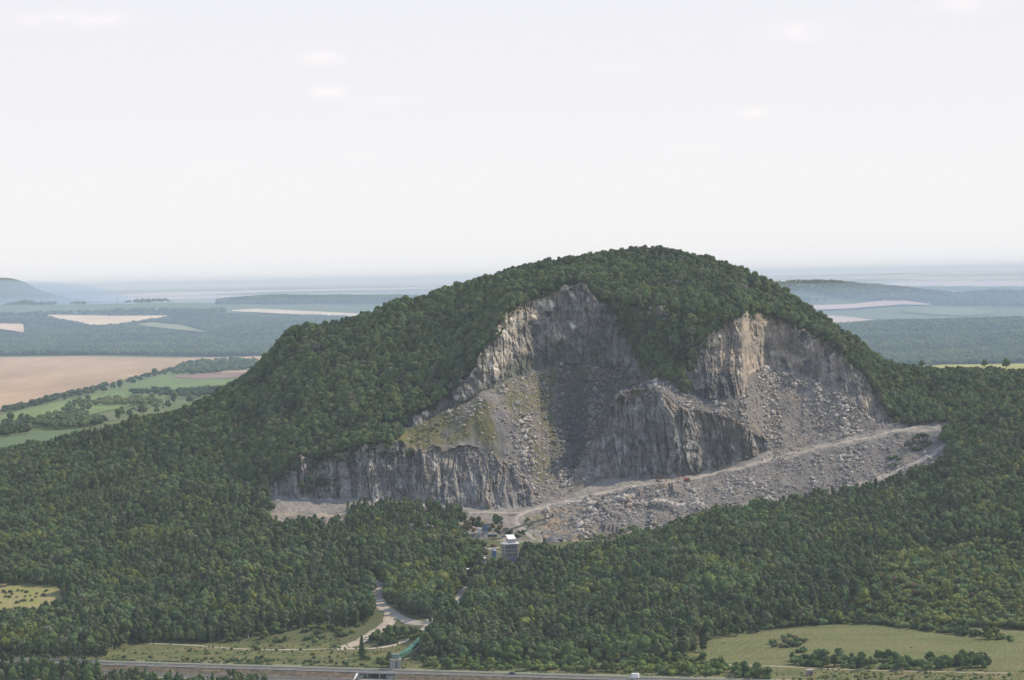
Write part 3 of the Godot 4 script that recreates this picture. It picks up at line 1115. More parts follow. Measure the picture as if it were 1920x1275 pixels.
func build_fields():
	var tan := Color(0.35, 0.25, 0.16)
	field("wheat_field", "large tan harvested field beyond the forest on the left", [[-300, 671], [0, 671], [90, 670], [165, 669], [260, 671], [330, 672], [420, 671], [490, 669], [560, 669]],
		[[-300, 800], [-60, 786], [0, 771], [60, 758], [140, 738], [200, 722], [250, 709], [300, 697], [345, 688], [400, 682], [490, 676], [560, 676]], tan, 0.16, 1.2, 0.025)
	field("crop_field", "dull green crop field just behind the left forest", [[-300, 850], [0, 820], [60, 812], [140, 806], [200, 798], [250, 789], [310, 776], [380, 762], [470, 745]],
		[[-300, 930], [0, 880], [100, 865], [200, 845], [300, 815], [380, 790], [470, 760]], Color(0.085, 0.13, 0.062), 0.06, 1.0)
	field("meadow", "bright green meadow strip below the tree line of the tan field", [[-200, 800], [0, 780], [80, 760], [160, 744], [230, 724], [300, 704], [345, 694], [400, 692], [450, 690]],
		[[-200, 820], [0, 800], [80, 790], [160, 780], [230, 765], [300, 750], [345, 740], [400, 730], [450, 720]], Color(0.115, 0.165, 0.055), 0.2, 0.8)
	field("ploughed_field", "purple brown ploughed patch beside the small wood on the left", [[325, 706], [370, 702], [420, 699], [460, 698]], [[325, 709], [370, 712], [420, 711], [460, 707]], Color(0.20, 0.14, 0.115), 0.1, 1.4)
	field("wheat_field", "thin tan strip below the small wood on the left", [[385, 699], [420, 697.5], [465, 695.5]], [[385, 701], [420, 701], [465, 700]], tan, 0.1, 1.8)
	field("wheat_field", "narrow tan field on the left plateau above the dark wood", [[76, 591], [150, 592], [230, 593.5], [316, 593]], [[76, 593], [110, 600], [180, 612], [230, 608], [316, 596]], Color(0.62, 0.48, 0.32), 0.1, 2.5)
	field("wheat_field", "small tan field at the left edge in the dark wood", [[-60, 608], [0, 609], [30, 609], [44, 611], [52, 622]], [[-60, 622], [0, 620], [30, 624], [44, 627], [52, 623]], Color(0.56, 0.42, 0.28), 0.1, 5.0)
	field("crop_field", "wide green field on the left plateau below the pylons", [[-200, 577], [0, 578], [30, 576], [200, 576], [340, 577], [360, 580]], [[-200, 590], [0, 588], [70, 590], [200, 591], [340, 590], [360, 588]], Color(0.10, 0.155, 0.065), 0.05, 2.0)
	field("meadow", "pale green clearing in the far wood on the left", [[255, 611], [290, 608], [340, 613], [385, 624]], [[255, 613], [290, 617], [340, 623], [385, 627]], Color(0.22, 0.24, 0.12), 0.1, 6.0)
	field("wheat_field", "long pale tan field right of the left wood near the hill flank", [[435, 583], [480, 580], [560, 584], [640, 588], [680, 590]], [[435, 585], [480, 587], [560, 591], [640, 595], [680, 595]], Color(0.58, 0.47, 0.32), 0.1, 3.0)
	var pink := Color(0.50, 0.37, 0.31)
	field("ploughed_field", "upper pinkish bare field on the far hill at the right", [[1480, 577], [1600, 573], [1650, 567], [1690, 565], [1745, 574]], [[1480, 586], [1600, 581], [1650, 577], [1690, 574], [1745, 574.5]], pink, 0.08, 6.0)
	field("ploughed_field", "lower pinkish bare field behind the wooded hill at the right", [[1500, 594], [1560, 594], [1600, 597], [1635, 602]], [[1500, 612], [1560, 612], [1600, 608], [1635, 604]], pink, 0.08, 4.0)
	field("meadow", "pale green orchard slope behind the wooded hill at the right", [[1690, 583], [1750, 577], [1820, 578], [1862, 588]], [[1690, 586], [1750, 592], [1820, 594], [1862, 589]], Color(0.13, 0.16, 0.07), 0.2, 4.0)
	field("meadow", "sunlit light green field strip above the forest saddle at the right edge", [[1705, 686.5], [1760, 685], [1850, 684], [2100, 680]], [[1705, 697], [1760, 700], [1850, 700], [2100, 700]], Color(0.26, 0.27, 0.12), 0.1, 0.7, 0.05)


# ---- trees ------------------------------------------------------------------------------------------------------------
var crowns := []        # meshes of the crown alone
var trunks := []
var whole := []         # crown and trunk in one, for the woods
var fol := []           # foliage materials of the single trees
var kept := []          # [position, kind, scale, turn, tone]
const TONES := [[Color(0.064, 0.104, 0.045), "dark green"], [Color(0.102, 0.154, 0.058), "mid green"], [Color(0.155, 0.188, 0.050), "yellow green"], [Color(0.118, 0.145, 0.075), "grey green"], [Color(0.15, 0.12, 0.065), "brownish"]]


func leaf(v: PackedVector3Array, nn: PackedVector3Array, p: Vector3, out: Vector3, size: float):
	var nrm := (out + Vector3(rng.randf_range(-1, 1), rng.randf_range(-0.7, 1.0), rng.randf_range(-1, 1)) * 0.5).normalized()
	var t := nrm.cross(Vector3(rng.randf_range(-1, 1), rng.randf_range(-1, 1), rng.randf_range(-1, 1))).normalized()
	var b := nrm.cross(t)
	var q0 := p + t * size
	var q1 := p - t * size * 0.5 + b * size * 0.85
	var q2 := p - t * size * 0.5 - b * size * 0.85
	v.append_array([q0, q2, q1])
	var soft := (out * 0.9 + nrm * 0.35).normalized()
	nn.append_array([soft, soft, soft])


func crown_mesh(kind: int) -> ArrayMesh:
	var v := PackedVector3Array()
	var nn := PackedVector3Array()
	var lobes := []
	var leafy := 95
	var size := 0.62
	match kind:
		0, 1, 2, 3:     # broad round crown, 10 m tall
			lobes.append([Vector3(0, 6.6, 0), 2.5])
			for k in 7 + kind:
				var t := TAU * k / (7.0 + kind) + rng.randf_range(-0.4, 0.4)
				var r := rng.randf_range(1.5, 2.7)
				lobes.append([Vector3(cos(t) * r, rng.randf_range(3.4, 7.6), sin(t) * r), rng.randf_range(1.2, 2.0)])
			for k in 3:
				lobes.append([Vector3(rng.randf_range(-1.2, 1.2), rng.randf_range(7.6, 8.9), rng.randf_range(-1.2, 1.2)), rng.randf_range(0.9, 1.4)])
		4, 5, 6:        # slender, 14 m tall
			for k in 10:
				var h := 3.6 + 0.95 * k
				var w := 1.7 * sin(clampf((h - 2.0) / 12.5, 0.05, 0.95) * PI) + 0.3
				lobes.append([Vector3(rng.randf_range(-1, 1) * w * 0.6, h + rng.randf_range(-0.4, 0.4), rng.randf_range(-1, 1) * w * 0.6), rng.randf_range(0.75, 1.05) * (0.75 + 0.35 * w)])
			leafy = 75
			size = 0.55
		7, 8:           # low bush, 3 m tall
			for k in 6:
				var t := TAU * k / 6.0 + rng.randf_range(-0.4, 0.4)
				lobes.append([Vector3(cos(t) * rng.randf_range(0.3, 1.4), rng.randf_range(0.9, 1.9), sin(t) * rng.randf_range(0.3, 1.4)), rng.randf_range(0.8, 1.25)])
			leafy = 60
			size = 0.42
		9:              # dark conical conifer, 12 m
			for k in 9:
				var h := 1.4 + 1.15 * k
				var w := 2.3 * (1.0 - h / 12.5)
				for m in 3:
					var t := TAU * (m + rng.randf()) / 3.0
					lobes.append([Vector3(cos(t) * w * 0.5, h, sin(t) * w * 0.5), 0.45 + w * 0.42])
			leafy = 26
			size = 0.5
		10, 11:         # far tree, 10 m
			lobes.append([Vector3(0, 6.2, 0), 3.0])
			for k in 5:
				var t := TAU * k / 5.0 + rng.randf_range(-0.4, 0.4)
				lobes.append([Vector3(cos(t) * 2.2, rng.randf_range(4.0, 7.6), sin(t) * 2.2), rng.randf_range(1.5, 2.1)])
			leafy = 26
			size = 1.0
	var core := SphereMesh.new()
	core.radial_segments = 7
	core.rings = 3
	var ca := core.get_mesh_arrays()
	var cv: PackedVector3Array = ca[Mesh.ARRAY_VERTEX]
	var ci: PackedInt32Array = ca[Mesh.ARRAY_INDEX]
	for l in lobes:
		var c: Vector3 = l[0]
		var r: float = l[1]
		for q in ci:
			var w := cv[q] * 2.0
			v.append(c + w * r * 0.85)
			nn.append(w.normalized())
		var n := int(leafy * clampf(r * r / 2.5, 0.35, 1.8))
		for k in n:
			var o := Vector3(rng.randfn(), rng.randfn() * 0.9 + 0.15, rng.randfn()).normalized()
			leaf(v, nn, c + o * r * rng.randf_range(0.8, 1.08), o, size * rng.randf_range(0.6, 1.25))
	var arr := []
	arr.resize(Mesh.ARRAY_MAX)
	arr[Mesh.ARRAY_VERTEX] = v
	arr[Mesh.ARRAY_NORMAL] = nn
	var m := ArrayMesh.new()
	m.add_surface_from_arrays(Mesh.PRIMITIVE_TRIANGLES, arr)
	return m


func trunk_mesh(kind: int) -> ArrayMesh:
	var st := begin()
	if kind in [0, 1, 2, 3, 10, 11]:
		tube(st, Vector3(0, -0.6, 0), Vector3(0.1, 3.2, 0), 0.30, 0.2, 7, false)
		for k in 4:
			var t := TAU * k / 4.0 + 0.5
			tube(st, Vector3(0.1, 2.6 + 0.3 * k, 0), Vector3(cos(t) * 1.7, 5.4 + 0.4 * k, sin(t) * 1.7), 0.14, 0.05, 5, false)
		tube(st, Vector3(0.1, 3.1, 0), Vector3(0, 7.5, 0.2), 0.2, 0.06, 6, false)
	elif kind in [4, 5, 6]:
		tube(st, Vector3(0, -0.6, 0), Vector3(0.15, 6.0, 0.1), 0.19, 0.13, 7, false)
		tube(st, Vector3(0.15, 6.0, 0.1), Vector3(0, 13.2, 0), 0.13, 0.03, 6, false)
		for k in 5:
			var t := 2.4 * k
			tube(st, Vector3(0.12, 4.0 + 1.5 * k, 0.05), Vector3(cos(t) * 1.3, 5.4 + 1.5 * k, sin(t) * 1.3), 0.07, 0.02, 4, false)
	elif kind == 9:
		tube(st, Vector3(0, -0.5, 0), Vector3(0, 11.5, 0), 0.2, 0.03, 6, false)
	else:
		for k in 3:
			var t := TAU * k / 3.0
			tube(st, Vector3(0, -0.3, 0), Vector3(cos(t) * 0.8, 1.6, sin(t) * 0.8), 0.07, 0.03, 5, false)
	return finish(st)


func make_tree_shapes():
	for k in TONES.size():
		var m := StandardMaterial3D.new()
		m.resource_name = "foliage_" + TONES[k][1].replace(" ", "_")
		m.albedo_color = lin(TONES[k][0])
		m.roughness = 0.85
		m.metallic_specular = 0.3
		m.backlight_enabled = true
		m.backlight = Color(0.45, 0.55, 0.25)
		fol.append(m)
	for kind in 12:
		var c := crown_mesh(kind)
		var t := trunk_mesh(kind)
		crowns.append(c)
		trunks.append(t)
		var w := ArrayMesh.new()
		w.add_surface_from_arrays(Mesh.PRIMITIVE_TRIANGLES, c.surface_get_arrays(0))
		w.surface_set_material(0, mats["foliage"])
		if kind < 10 and kind != 7 and kind != 8:
			w.add_surface_from_arrays(Mesh.PRIMITIVE_TRIANGLES, t.surface_get_arrays(0))
			w.surface_set_material(1, mats["birch_bark"] if kind in [4, 5, 6] else mats["bark"])
		whole.append(w)


func tall(kind: int) -> float:
	return [9.8, 9.8, 9.8, 9.8, 13.8, 13.8, 13.8, 2.9, 2.9, 12.0, 9.0, 9.0][kind]


func tone_at(p: Vector3) -> int:
	var f := n1.get_noise_2d(p.x * 0.012, p.z * 0.012) + 0.30 * rng.randf_range(-1, 1)
	if f > 0.46:
		return 2
	if f > 0.02:
		return 1
	if f > -0.22:
		return 3 if rng.randf() < 0.45 else 1
	return 0


func tint(tone: int) -> Color:
	var c: Color = TONES[tone][0]
	var k := rng.randf_range(0.7, 1.3)
	return Color(c.r * k * rng.randf_range(0.9, 1.15), c.g * k, c.b * k * rng.randf_range(0.85, 1.15))


func woods(called: String, label: String, list: Array, category := "forest"):
	var by := {}
	for t in list:
		if not by.has(t[1]):
			by[t[1]] = []
		by[t[1]].append(t)
	var top := Node3D.new()
	top.name = numbered(called)
	add_child(top)
	tag(top, label, category, "", "stuff")
	for kind in by:
		var mm := MultiMesh.new()
		mm.transform_format = MultiMesh.TRANSFORM_3D
		mm.use_colors = true
		mm.mesh = whole[kind]
		mm.instance_count = by[kind].size()
		for i in by[kind].size():
			var t = by[kind][i]
			mm.set_instance_transform(i, tree_transform(t))
			mm.set_instance_color(i, tint(t[4]))
		var o := MultiMeshInstance3D.new()
		o.name = "tree_mass"
		o.multimesh = mm
		top.add_child(o, true)
		tag(o, "", "", "", "stuff")


func tree_transform(t: Array) -> Transform3D:
	var s: float = t[2]
	var wide := 1.0 + 0.18 * sin(t[3] * 7.0)
	return Transform3D(Basis(Vector3.UP, t[3]).scaled_local(Vector3(s * wide, s, s * wide)), t[0])


# clearings, as outlines in the picture; a tree whose foot or crown would show inside one does not grow there
var clear := []
var weeds := []


func make_clearings():
	clear = [
		poly([[1312, 1240], [1318, 1205], [1340, 1188], [1420, 1178], [1540, 1168], [1640, 1168], [1760, 1182], [1850, 1192], [1990, 1210], [1990, 1285], [1405, 1290], [1312, 1252]]),
		poly([[205, 1252], [212, 1232], [240, 1206], [420, 1206], [470, 1196], [540, 1185], [600, 1172], [650, 1180], [690, 1168], [714, 1150], [702, 1120], [692, 1104], [698, 1091], [718, 1090], [724, 1106], [722, 1122], [745, 1138], [768, 1154], [800, 1160], [820, 1147], [822, 1160], [800, 1176], [790, 1205], [760, 1235], [728, 1262], [400, 1252]]),
		poly([[-80, 1098], [60, 1098], [140, 1100], [105, 1120], [60, 1136], [-80, 1150]]),
		poly([[846, 1130], [860, 1108], [872, 1088], [884, 1088], [878, 1106], [860, 1130]]),
		poly([[880, 1000], [882, 985], [930, 980], [1010, 975], [1140, 980], [1180, 995], [1150, 1008], [1120, 1014], [1060, 1018], [1000, 1018], [985, 1016], [980, 1040], [972, 1046], [940, 1046], [915, 1046], [900, 1052], [895, 1040], [912, 1026], [920, 1014], [890, 1010]]),
		poly([[868, 1066], [892, 1066], [892, 1078], [868, 1078]]),
		poly([[1138, 992], [1210, 968], [1330, 940], [1335, 952], [1230, 985], [1150, 1004]]),
	]


func open_at(p: Vector3, h: float) -> bool:
	for s in [0.0, 0.45, 0.9]:
		var q := seen(p + Vector3(0, h * s, 0))
		for c in clear:
			if Geometry2D.is_point_in_polygon(q, c):
				return true
	return false


func build_trees():
	make_tree_shapes()
	make_clearings()
	var trees := []
	var cols: PackedFloat32Array = near_s.a
	var nj: int = near_s.nj
	var p: PackedVector3Array = near_s.p
	var gap: PackedByteArray = near_s.gap
	var taken := {}
	for i in cols.size() - 1:
		for j in nj - 1:
			var g := gap[j]
			if g == 0 or g > 11:
				continue
			var a := cols[i]
			var b := i * nj + j
			if zone(g, a, p[b]) != "hillside":
				continue
			var e1 := p[b + 1] - p[b]
			var e2 := p[b + nj] - p[b]
			var area := minf(e1.cross(e2).length(), 2.0 * absf(Vector2(e1.x, e1.z).cross(Vector2(e2.x, e2.z))) + 0.5 * absf(e1.y * e2.x))
			var hill: bool = g >= 7 and a > 250 or (g >= 5 and a < 870 and a > 300) or a > 1690 and g >= 4
			var dens := 0.050 if hill else 0.036
			if a < -60 or a > 1980:
				dens *= 0.7
			var want := area * dens * 1.6
			while want > 0.0:
				if rng.randf() > want:
					break
				want -= 1.0
				var q := p[b] + e1 * rng.randf() + e2 * rng.randf()
				var cell := Vector3i(int(floor(q.x / (4.1 if hill else 4.7))), int(floor(q.y / 7.0)) if hill and g == 8 else 0, int(floor(q.z / (4.1 if hill else 4.7))))
				if taken.has(cell):
					continue
				if g >= 7 and g <= 9 and a > 1180 and a < 1310 and rng.randf() < (0.45 if g < 9 else 0.2):
					continue
				var kind := 0
				var s := 1.0
				var tone := tone_at(q)
				if hill:
					kind = rng.randi() % 4
					s = rng.randf_range(0.56, 1.14) * (0.98 + 0.3 * n1.get_noise_2d(q.x * 0.02, q.z * 0.02))
					if tone == 2 and rng.randf() < 0.8:
						tone = 1
				else:
					var mixn := n1.get_noise_2d(q.x * 0.007 + 30.0, q.z * 0.007)
					var young := ss(1480, 1720, a + 60.0 * mixn) * ss(2010, 1900, -q.z) * 1.1
					if rng.randf() < young:
						kind = 7 + rng.randi() % 2 if rng.randf() < 0.8 else rng.randi() % 7
						s = rng.randf_range(1.1, 2.3) if kind >= 7 else rng.randf_range(0.45, 0.9)
						tone = 2 if rng.randf() < 0.55 else 1
						if rng.randf() < 0.04:
							tone = 4
					elif rng.randf() < 0.42 + 0.8 * mixn and a > 100:
						kind = 4 + rng.randi() % 3
						s = rng.randf_range(0.75, 1.2)
						if rng.randf() < 0.35:
							tone = 3
					else:
						kind = rng.randi() % 4
						s = rng.randf_range(0.75, 1.4)
					if a < 300 and a > -500 and g >= 2:
						s *= 0.8
					if a > 600 and a < 900 and (g == 3 or g == 2 and -q.z > 2000.0):
						s *= 0.62
					s *= 1.0 + 0.45 * n1.get_noise_2d(q.x * 0.02 + 90.0, q.z * 0.02)
					if rng.randf() < 0.012:
						kind = 9
						s = rng.randf_range(0.5, 0.95)
						tone = 0
					elif rng.randf() < 0.0:
						tone = 4
				if open_at(q, tall(kind) * s):
					continue
				taken[cell] = true
				trees.append([q, kind, s, rng.randf() * TAU, tone])
				if rng.randf() < 0.3 and not hill:   # undergrowth
					trees.append([q + Vector3(rng.randf_range(-3, 3), 0, rng.randf_range(-1, 3)), 7 + rng.randi() % 2, rng.randf_range(0.7, 1.2), rng.randf() * TAU, tone])
	# trees and bushes set apart from the forest: [outline, how many, kinds, scale from, to, tones]
	var sets := [
		[[[1437, 1205], [1450, 1196], [1475, 1194], [1512, 1205], [1508, 1213], [1470, 1215], [1445, 1214]], 26, [7, 8], 0.8, 1.5, [0, 1, 4]],
		[[[1490, 1220], [1505, 1216], [1512, 1222], [1500, 1226]], 5, [7, 8], 0.8, 1.2, [0, 1]],
		[[[1470, 1236], [1500, 1234], [1560, 1238], [1640, 1236], [1700, 1238], [1800, 1242], [1848, 1244], [1850, 1256], [1800, 1258], [1700, 1257], [1600, 1256], [1500, 1250]], 120, [7, 8, 0, 1], 0.9, 1.8, [0, 0, 1]],
		[[[1790, 1240], [1840, 1244], [1850, 1252], [1800, 1252]], 12, [0, 1, 2, 3], 0.65, 0.9, [0, 0, 1]],
		[[[1366, 1262], [1400, 1256], [1440, 1262], [1445, 1276], [1380, 1276]], 34, [7, 8, 0], 1.0, 1.6, [0, 1]],
		[[[1312, 1205], [1330, 1192], [1420, 1182], [1420, 1188], [1330, 1200], [1316, 1230]], 24, [0, 1, 7], 0.5, 0.9, [0, 1]],
		[[[790, 1238], [900, 1236], [1100, 1240], [1310, 1240], [1400, 1262], [1310, 1268], [1100, 1260], [950, 1257], [790, 1254]], 330, [7, 8, 7, 8, 0, 3], 0.8, 1.6, [1, 1, 2, 2, 0]],
		[[[750, 1192], [790, 1185], [800, 1192], [770, 1205]], 8, [7, 8], 1.0, 1.6, [1, 2]],
		[[[690, 1206], [705, 1192], [735, 1180], [772, 1184], [782, 1192], [752, 1204], [715, 1212]], 50, [7, 8, 0, 1], 0.9, 1.5, [0, 1, 1]],
		[[[400, 1196], [470, 1184], [540, 1172], [600, 1166], [640, 1176], [690, 1168], [660, 1190], [600, 1204], [500, 1212]], 46, [7, 8, 7, 8, 0], 0.7, 1.5, [0, 1, 2]],
		[[[500, 1212], [600, 1206], [700, 1222], [690, 1248], [500, 1240], [200, 1234], [240, 1212]], 42, [7, 8], 0.5, 1.1, [0, 1, 2]],
		[[[490, 1236], [600, 1241], [690, 1246], [690, 1250], [600, 1248], [330, 1240], [330, 1236]], 60, [7, 8], 0.5, 0.85, [0, 1]],
		[[[672, 1225], [690, 1222], [700, 1236], [680, 1240]], 7, [7, 8, 9], 0.8, 1.2, [0]],
		[[[705, 1240], [735, 1234], [740, 1250], [712, 1252]], 14, [7, 8, 1], 0.8, 1.3, [0, 1]],
		[[[0, 1106], [120, 1104], [60, 1132], [0, 1140]], 26, [7, 8], 0.4, 0.9, [1, 2, 0]],
		[[[1480, 1258], [1700, 1262], [1900, 1266], [1900, 1280], [1480, 1276]], 60, [7, 8], 0.4, 0.9, [1, 2, 4]],
		[[[0, 1240], [60, 1238], [140, 1228], [200, 1232], [200, 1240], [100, 1246]], 30, [0, 4, 5, 7], 0.6, 0.9, [0, 0, 1]],
		[[[170, 1224], [195, 1218], [205, 1236], [180, 1242]], 7, [0, 1, 2], 0.7, 0.95, [0]],
		[[[618, 985], [640, 968], [690, 960], [725, 962], [728, 985], [700, 1000], [640, 1005]], 80, [0, 1, 2, 3, 7], 0.5, 0.85, [0, 1, 1, 2]],
		[[[810, 975], [830, 955], [850, 950], [868, 962], [875, 978], [840, 985]], 34, [0, 1, 7, 9], 0.5, 0.8, [0, 1, 3]],
		[[[928, 998], [950, 985], [975, 1000], [985, 1005], [965, 1012], [940, 1008]], 16, [7, 8, 0], 0.7, 1.2, [1, 0]],
		[[[966, 1052], [985, 1040], [998, 1045], [990, 1060], [970, 1062]], 12, [0, 1, 4, 5], 0.8, 1.15, [0, 0]],
		[[[1014, 1034], [1022, 1034], [1022, 1038], [1014, 1038]], 2, [9], 0.95, 1.15, [0]],
		[[[984, 975], [995, 970], [998, 985], [990, 992]], 9, [7, 8], 0.6, 1.0, [1, 2]],
		[[[1690, 822], [1740, 815], [1748, 835], [1720, 848], [1700, 842]], 16, [7, 8], 0.8, 1.5, [0]],
		[[[1660, 850], [1690, 845], [1695, 870], [1670, 880]], 12, [7, 8], 0.6, 1.1, [0, 1]],
		[[[560, 900], [620, 890], [650, 915], [600, 935], [570, 930]], 26, [7, 8, 1], 0.6, 1.0, [0, 0, 1]],
		[[[600, 836], [640, 822], [730, 812], [735, 826], [690, 840], [640, 850]], 60, [7, 8, 0, 1], 0.5, 0.9, [0, 0, 1]],
		[[[760, 830], [800, 800], [850, 770], [860, 780], [820, 820], [790, 835]], 20, [7, 8], 0.5, 0.9, [1, 2, 0]],
		[[[900, 745], [1000, 730], [1060, 830], [980, 860], [900, 840]], 24, [7, 8], 0.3, 0.6, [0, 1]],
		[[[1000, 700], [1200, 712], [1180, 740], [1010, 740]], 30, [7, 8], 0.4, 0.9, [0, 1, 3]],
		[[[1225, 708], [1262, 700], [1270, 640], [1300, 600], [1240, 600], [1200, 650]], 70, [0, 1, 2, 7], 0.45, 0.8, [0, 1]],
		[[[1125, 556], [1150, 570], [1195, 610], [1228, 690], [1205, 690], [1170, 640], [1140, 590]], 150, [7, 8, 0, 1], 0.4, 0.8, [0, 0, 1]],
		[[[1340, 618], [1385, 600], [1400, 585], [1460, 595], [1520, 622], [1600, 680], [1655, 760], [1640, 745], [1560, 655], [1470, 610], [1400, 595]], 60, [7, 8], 0.5, 1.0, [0, 1]],
		[[[885, 700], [905, 650], [950, 585], [1020, 548], [1090, 532], [1130, 560], [1060, 545], [990, 575], [930, 635]], 60, [7, 8], 0.5, 1.0, [0, 1, 2]],
		[[[497, 905], [530, 878], [640, 843], [640, 852], [535, 892], [505, 918]], 60, [7, 8, 7, 0], 0.6, 1.1, [0, 0, 1]],
		[[[1330, 1186], [1420, 1174], [1540, 1164], [1640, 1164], [1760, 1178], [1900, 1196], [1900, 1204], [1760, 1186], [1640, 1171], [1540, 1171], [1420, 1181]], 190, [7, 8, 7, 8, 0], 0.9, 1.9, [0, 1, 2]],
		[[[870, 985], [905, 976], [942, 982], [935, 1000], [925, 1006], [880, 1005]], 22, [7, 8, 7, 0], 0.5, 1.0, [0, 1, 4]],
		[[[895, 1018], [925, 1016], [935, 1030], [905, 1045], [890, 1040]], 24, [7, 8, 7, 0], 0.6, 1.1, [0, 1, 4]],
		[[[1060, 1014], [1140, 1004], [1190, 985], [1200, 992], [1140, 1014], [1060, 1020]], 40, [7, 8], 0.5, 1.0, [1, 2]],
		[[[505, 905], [560, 868], [640, 852], [735, 832], [800, 850], [760, 862], [640, 874], [560, 892], [510, 925]], 80, [7, 8, 7, 0], 0.5, 1.15, [0, 0, 1]],
		[[[1160, 600], [1215, 600], [1245, 660], [1240, 700], [1200, 700], [1175, 650]], 60, [7, 8, 0, 2], 0.4, 0.75, [0, 1, 3]],
		[[[1275, 700], [1300, 655], [1345, 612], [1360, 618], [1315, 665], [1295, 715]], 50, [7, 8, 0], 0.4, 0.8, [0, 1]],
		[[[1700, 790], [1745, 788], [1750, 795], [1705, 797]], 8, [7, 8], 0.4, 0.7, [1]],
	]
	for s in sets:
		var o := poly(s[0])
		var lo := Vector2(9999, 9999)
		var hi := -lo
		for q in o:
			lo = lo.min(q)
			hi = hi.max(q)
		var n := 0
		var tries := 0
		while n < s[1] and tries < s[1] * 30:
			tries += 1
			var q := Vector2(rng.randf_range(lo.x, hi.x), rng.randf_range(lo.y, hi.y))
			if Geometry2D.is_point_in_polygon(q, o):
				var g := ground(q.x, q.y)
				if in_road(g):
					continue
				var kind: int = s[2][rng.randi() % s[2].size()]
				var k := rng.randf_range(s[3], s[4])
				if kind < 7 and s[4] > 1.05:
					k *= 0.5
				trees.append([g, kind, k, rng.randf() * TAU, s[5][rng.randi() % s[5].size()]])
				n += 1
	# the trees on the near side of the motorway, at the bottom left of the picture
	for k in 360:
		var x := rng.randf_range(-420.0, -145.0)
		var s := rng.randf_range(33.0, 75.0)
		var w := road_point(x, s, -4.3)
		var q := seen(w + Vector3(0, 6.0, 0))
		if q.x > 180.0 and q.y < 1262.0 + 8.0 * n1.get_noise_2d(w.x * 0.04, 3.0) + ss(380, 200, q.x) * -14.0:
			continue
		var kind := rng.randi() % 6
		trees.append([w, kind, rng.randf_range(0.5, 0.9) * (1.35 if q.x < 190 else 0.8), rng.randf() * TAU, [0, 0, 1, 3][rng.randi() % 4]])
	for k in 5200:      # low weeds and tussocks of the verge and the meadow's rim
		var u := rng.randf_range(200, 1920)
		var v := rng.randf_range(1196, 1275)
		if u > 1312 and v < 1252 + 0.012 * (u - 1312) and rng.randf() < 0.985:
			continue
		var w := ground(u, v)
		if in_road(w) or n1.get_noise_2d(w.x * 0.03, w.z * 0.05) < -0.05:
			continue
		weeds.append([w, 7 + rng.randi() % 2, rng.randf_range(0.12, 0.42), rng.randf() * TAU, [1, 2, 2, 4, 3][rng.randi() % 5]])
	woods("weeds", "low weeds and tussocks on the grassy verge by the motorway", weeds, "weeds")
	sort_out(trees)


func in_road(p: Vector3) -> bool:
	var s := (p.z + 1683.0 - (p.x + 279.0) * 0.3146) * 0.954
	return s > -2.5 and s < 32.0


func sort_out(trees: Array):
	trees.sort_custom(func(q, r): return q[0].z > r[0].z)
	var n_tree := 0
	var n_bush := 0
	var single := []
	var left := []
	var right := []
	var hill := []
	var low := []
	for t in trees:
		var q := seen(t[0] + Vector3(0, tall(t[1]) * t[2] * 0.7, 0))
		var bush: bool = t[1] == 7 or t[1] == 8
		var inside := q.x > 2 and q.x < 1918 and q.y > 20 and q.y < 1274
		if inside and not bush and n_tree < 290 and rng.randf() < 0.8:
			n_tree += 1
			single.append(t)
		elif inside and bush and n_bush < 280:
			n_bush += 1
			single.append(t)
		elif bush:
			low.append(t)
		elif t[0].z < -2235.0 or t[0].y > 105.0:
			hill.append(t)
		elif q.x < 960:
			left.append(t)
		else:
			right.append(t)
	woods("forest", "dense mixed forest on the slope left of the plant", left)
	woods("forest", "dense mixed forest on the slope right of the plant", right)
	woods("hill_woodland", "dark oak scrub covering the quarry hill and its ridge", hill, "woodland")
	woods("undergrowth", "bushes and undergrowth between the trees of the slope", low, "undergrowth")
	single_trees(single)


const MARKS := [[745, 1248, "the concrete block house"], [785, 1205, "the green conveyor roof"], [676, 1195, "the wide pale dirt track"], [708, 1110, "the upper track bend"], [950, 1266, "the dark car on the motorway"], [1183, 1272, "the white lorry"],
	[1312, 1225, "the meadow's left corner"], [1475, 1205, "the meadow's bush island"], [1660, 1246, "the long meadow hedge"], [1830, 1245, "the hedge's right end"], [1405, 1265, "the lower bush clump"], [1518, 1262, "the small brick hut"],
	[1560, 1166, "the meadow's curved top"], [1860, 1190, "the meadow's right end"], [190, 1228, "the lone verge tree"], [60, 1120, "the left edge clearing"], [330, 1215, "the thin verge path"], [40, 1255, "the bottom left corner"], [520, 1200, "the bushy grass verge"], [430, 1265, "the lower carriageway"], [1060, 1250, "the motorway's green belt"], [1200, 1252, "the belt's right end"], [880, 1245, "the forest's foot"]]


func place_words(q: Vector2) -> String:
	var best := 0
	var bd := 1e9
	for k in MARKS.size():
		var d := Vector2((q.x - MARKS[k][0]) * 0.6, q.y - MARKS[k][1]).length()
		if d < bd:
			bd = d
			best = k
	var dx: float = q.x - MARKS[best][0]
	var dy: float = q.y - MARKS[best][1]
	var way := "beside"
	if bd > 6.0:
		if absf(dx) * 0.6 > absf(dy):
			way = "right of" if dx > 0 else "left of"
		else:
			way = "in front of" if dy > 0 else "behind"
	return way + " " + MARKS[best][2]


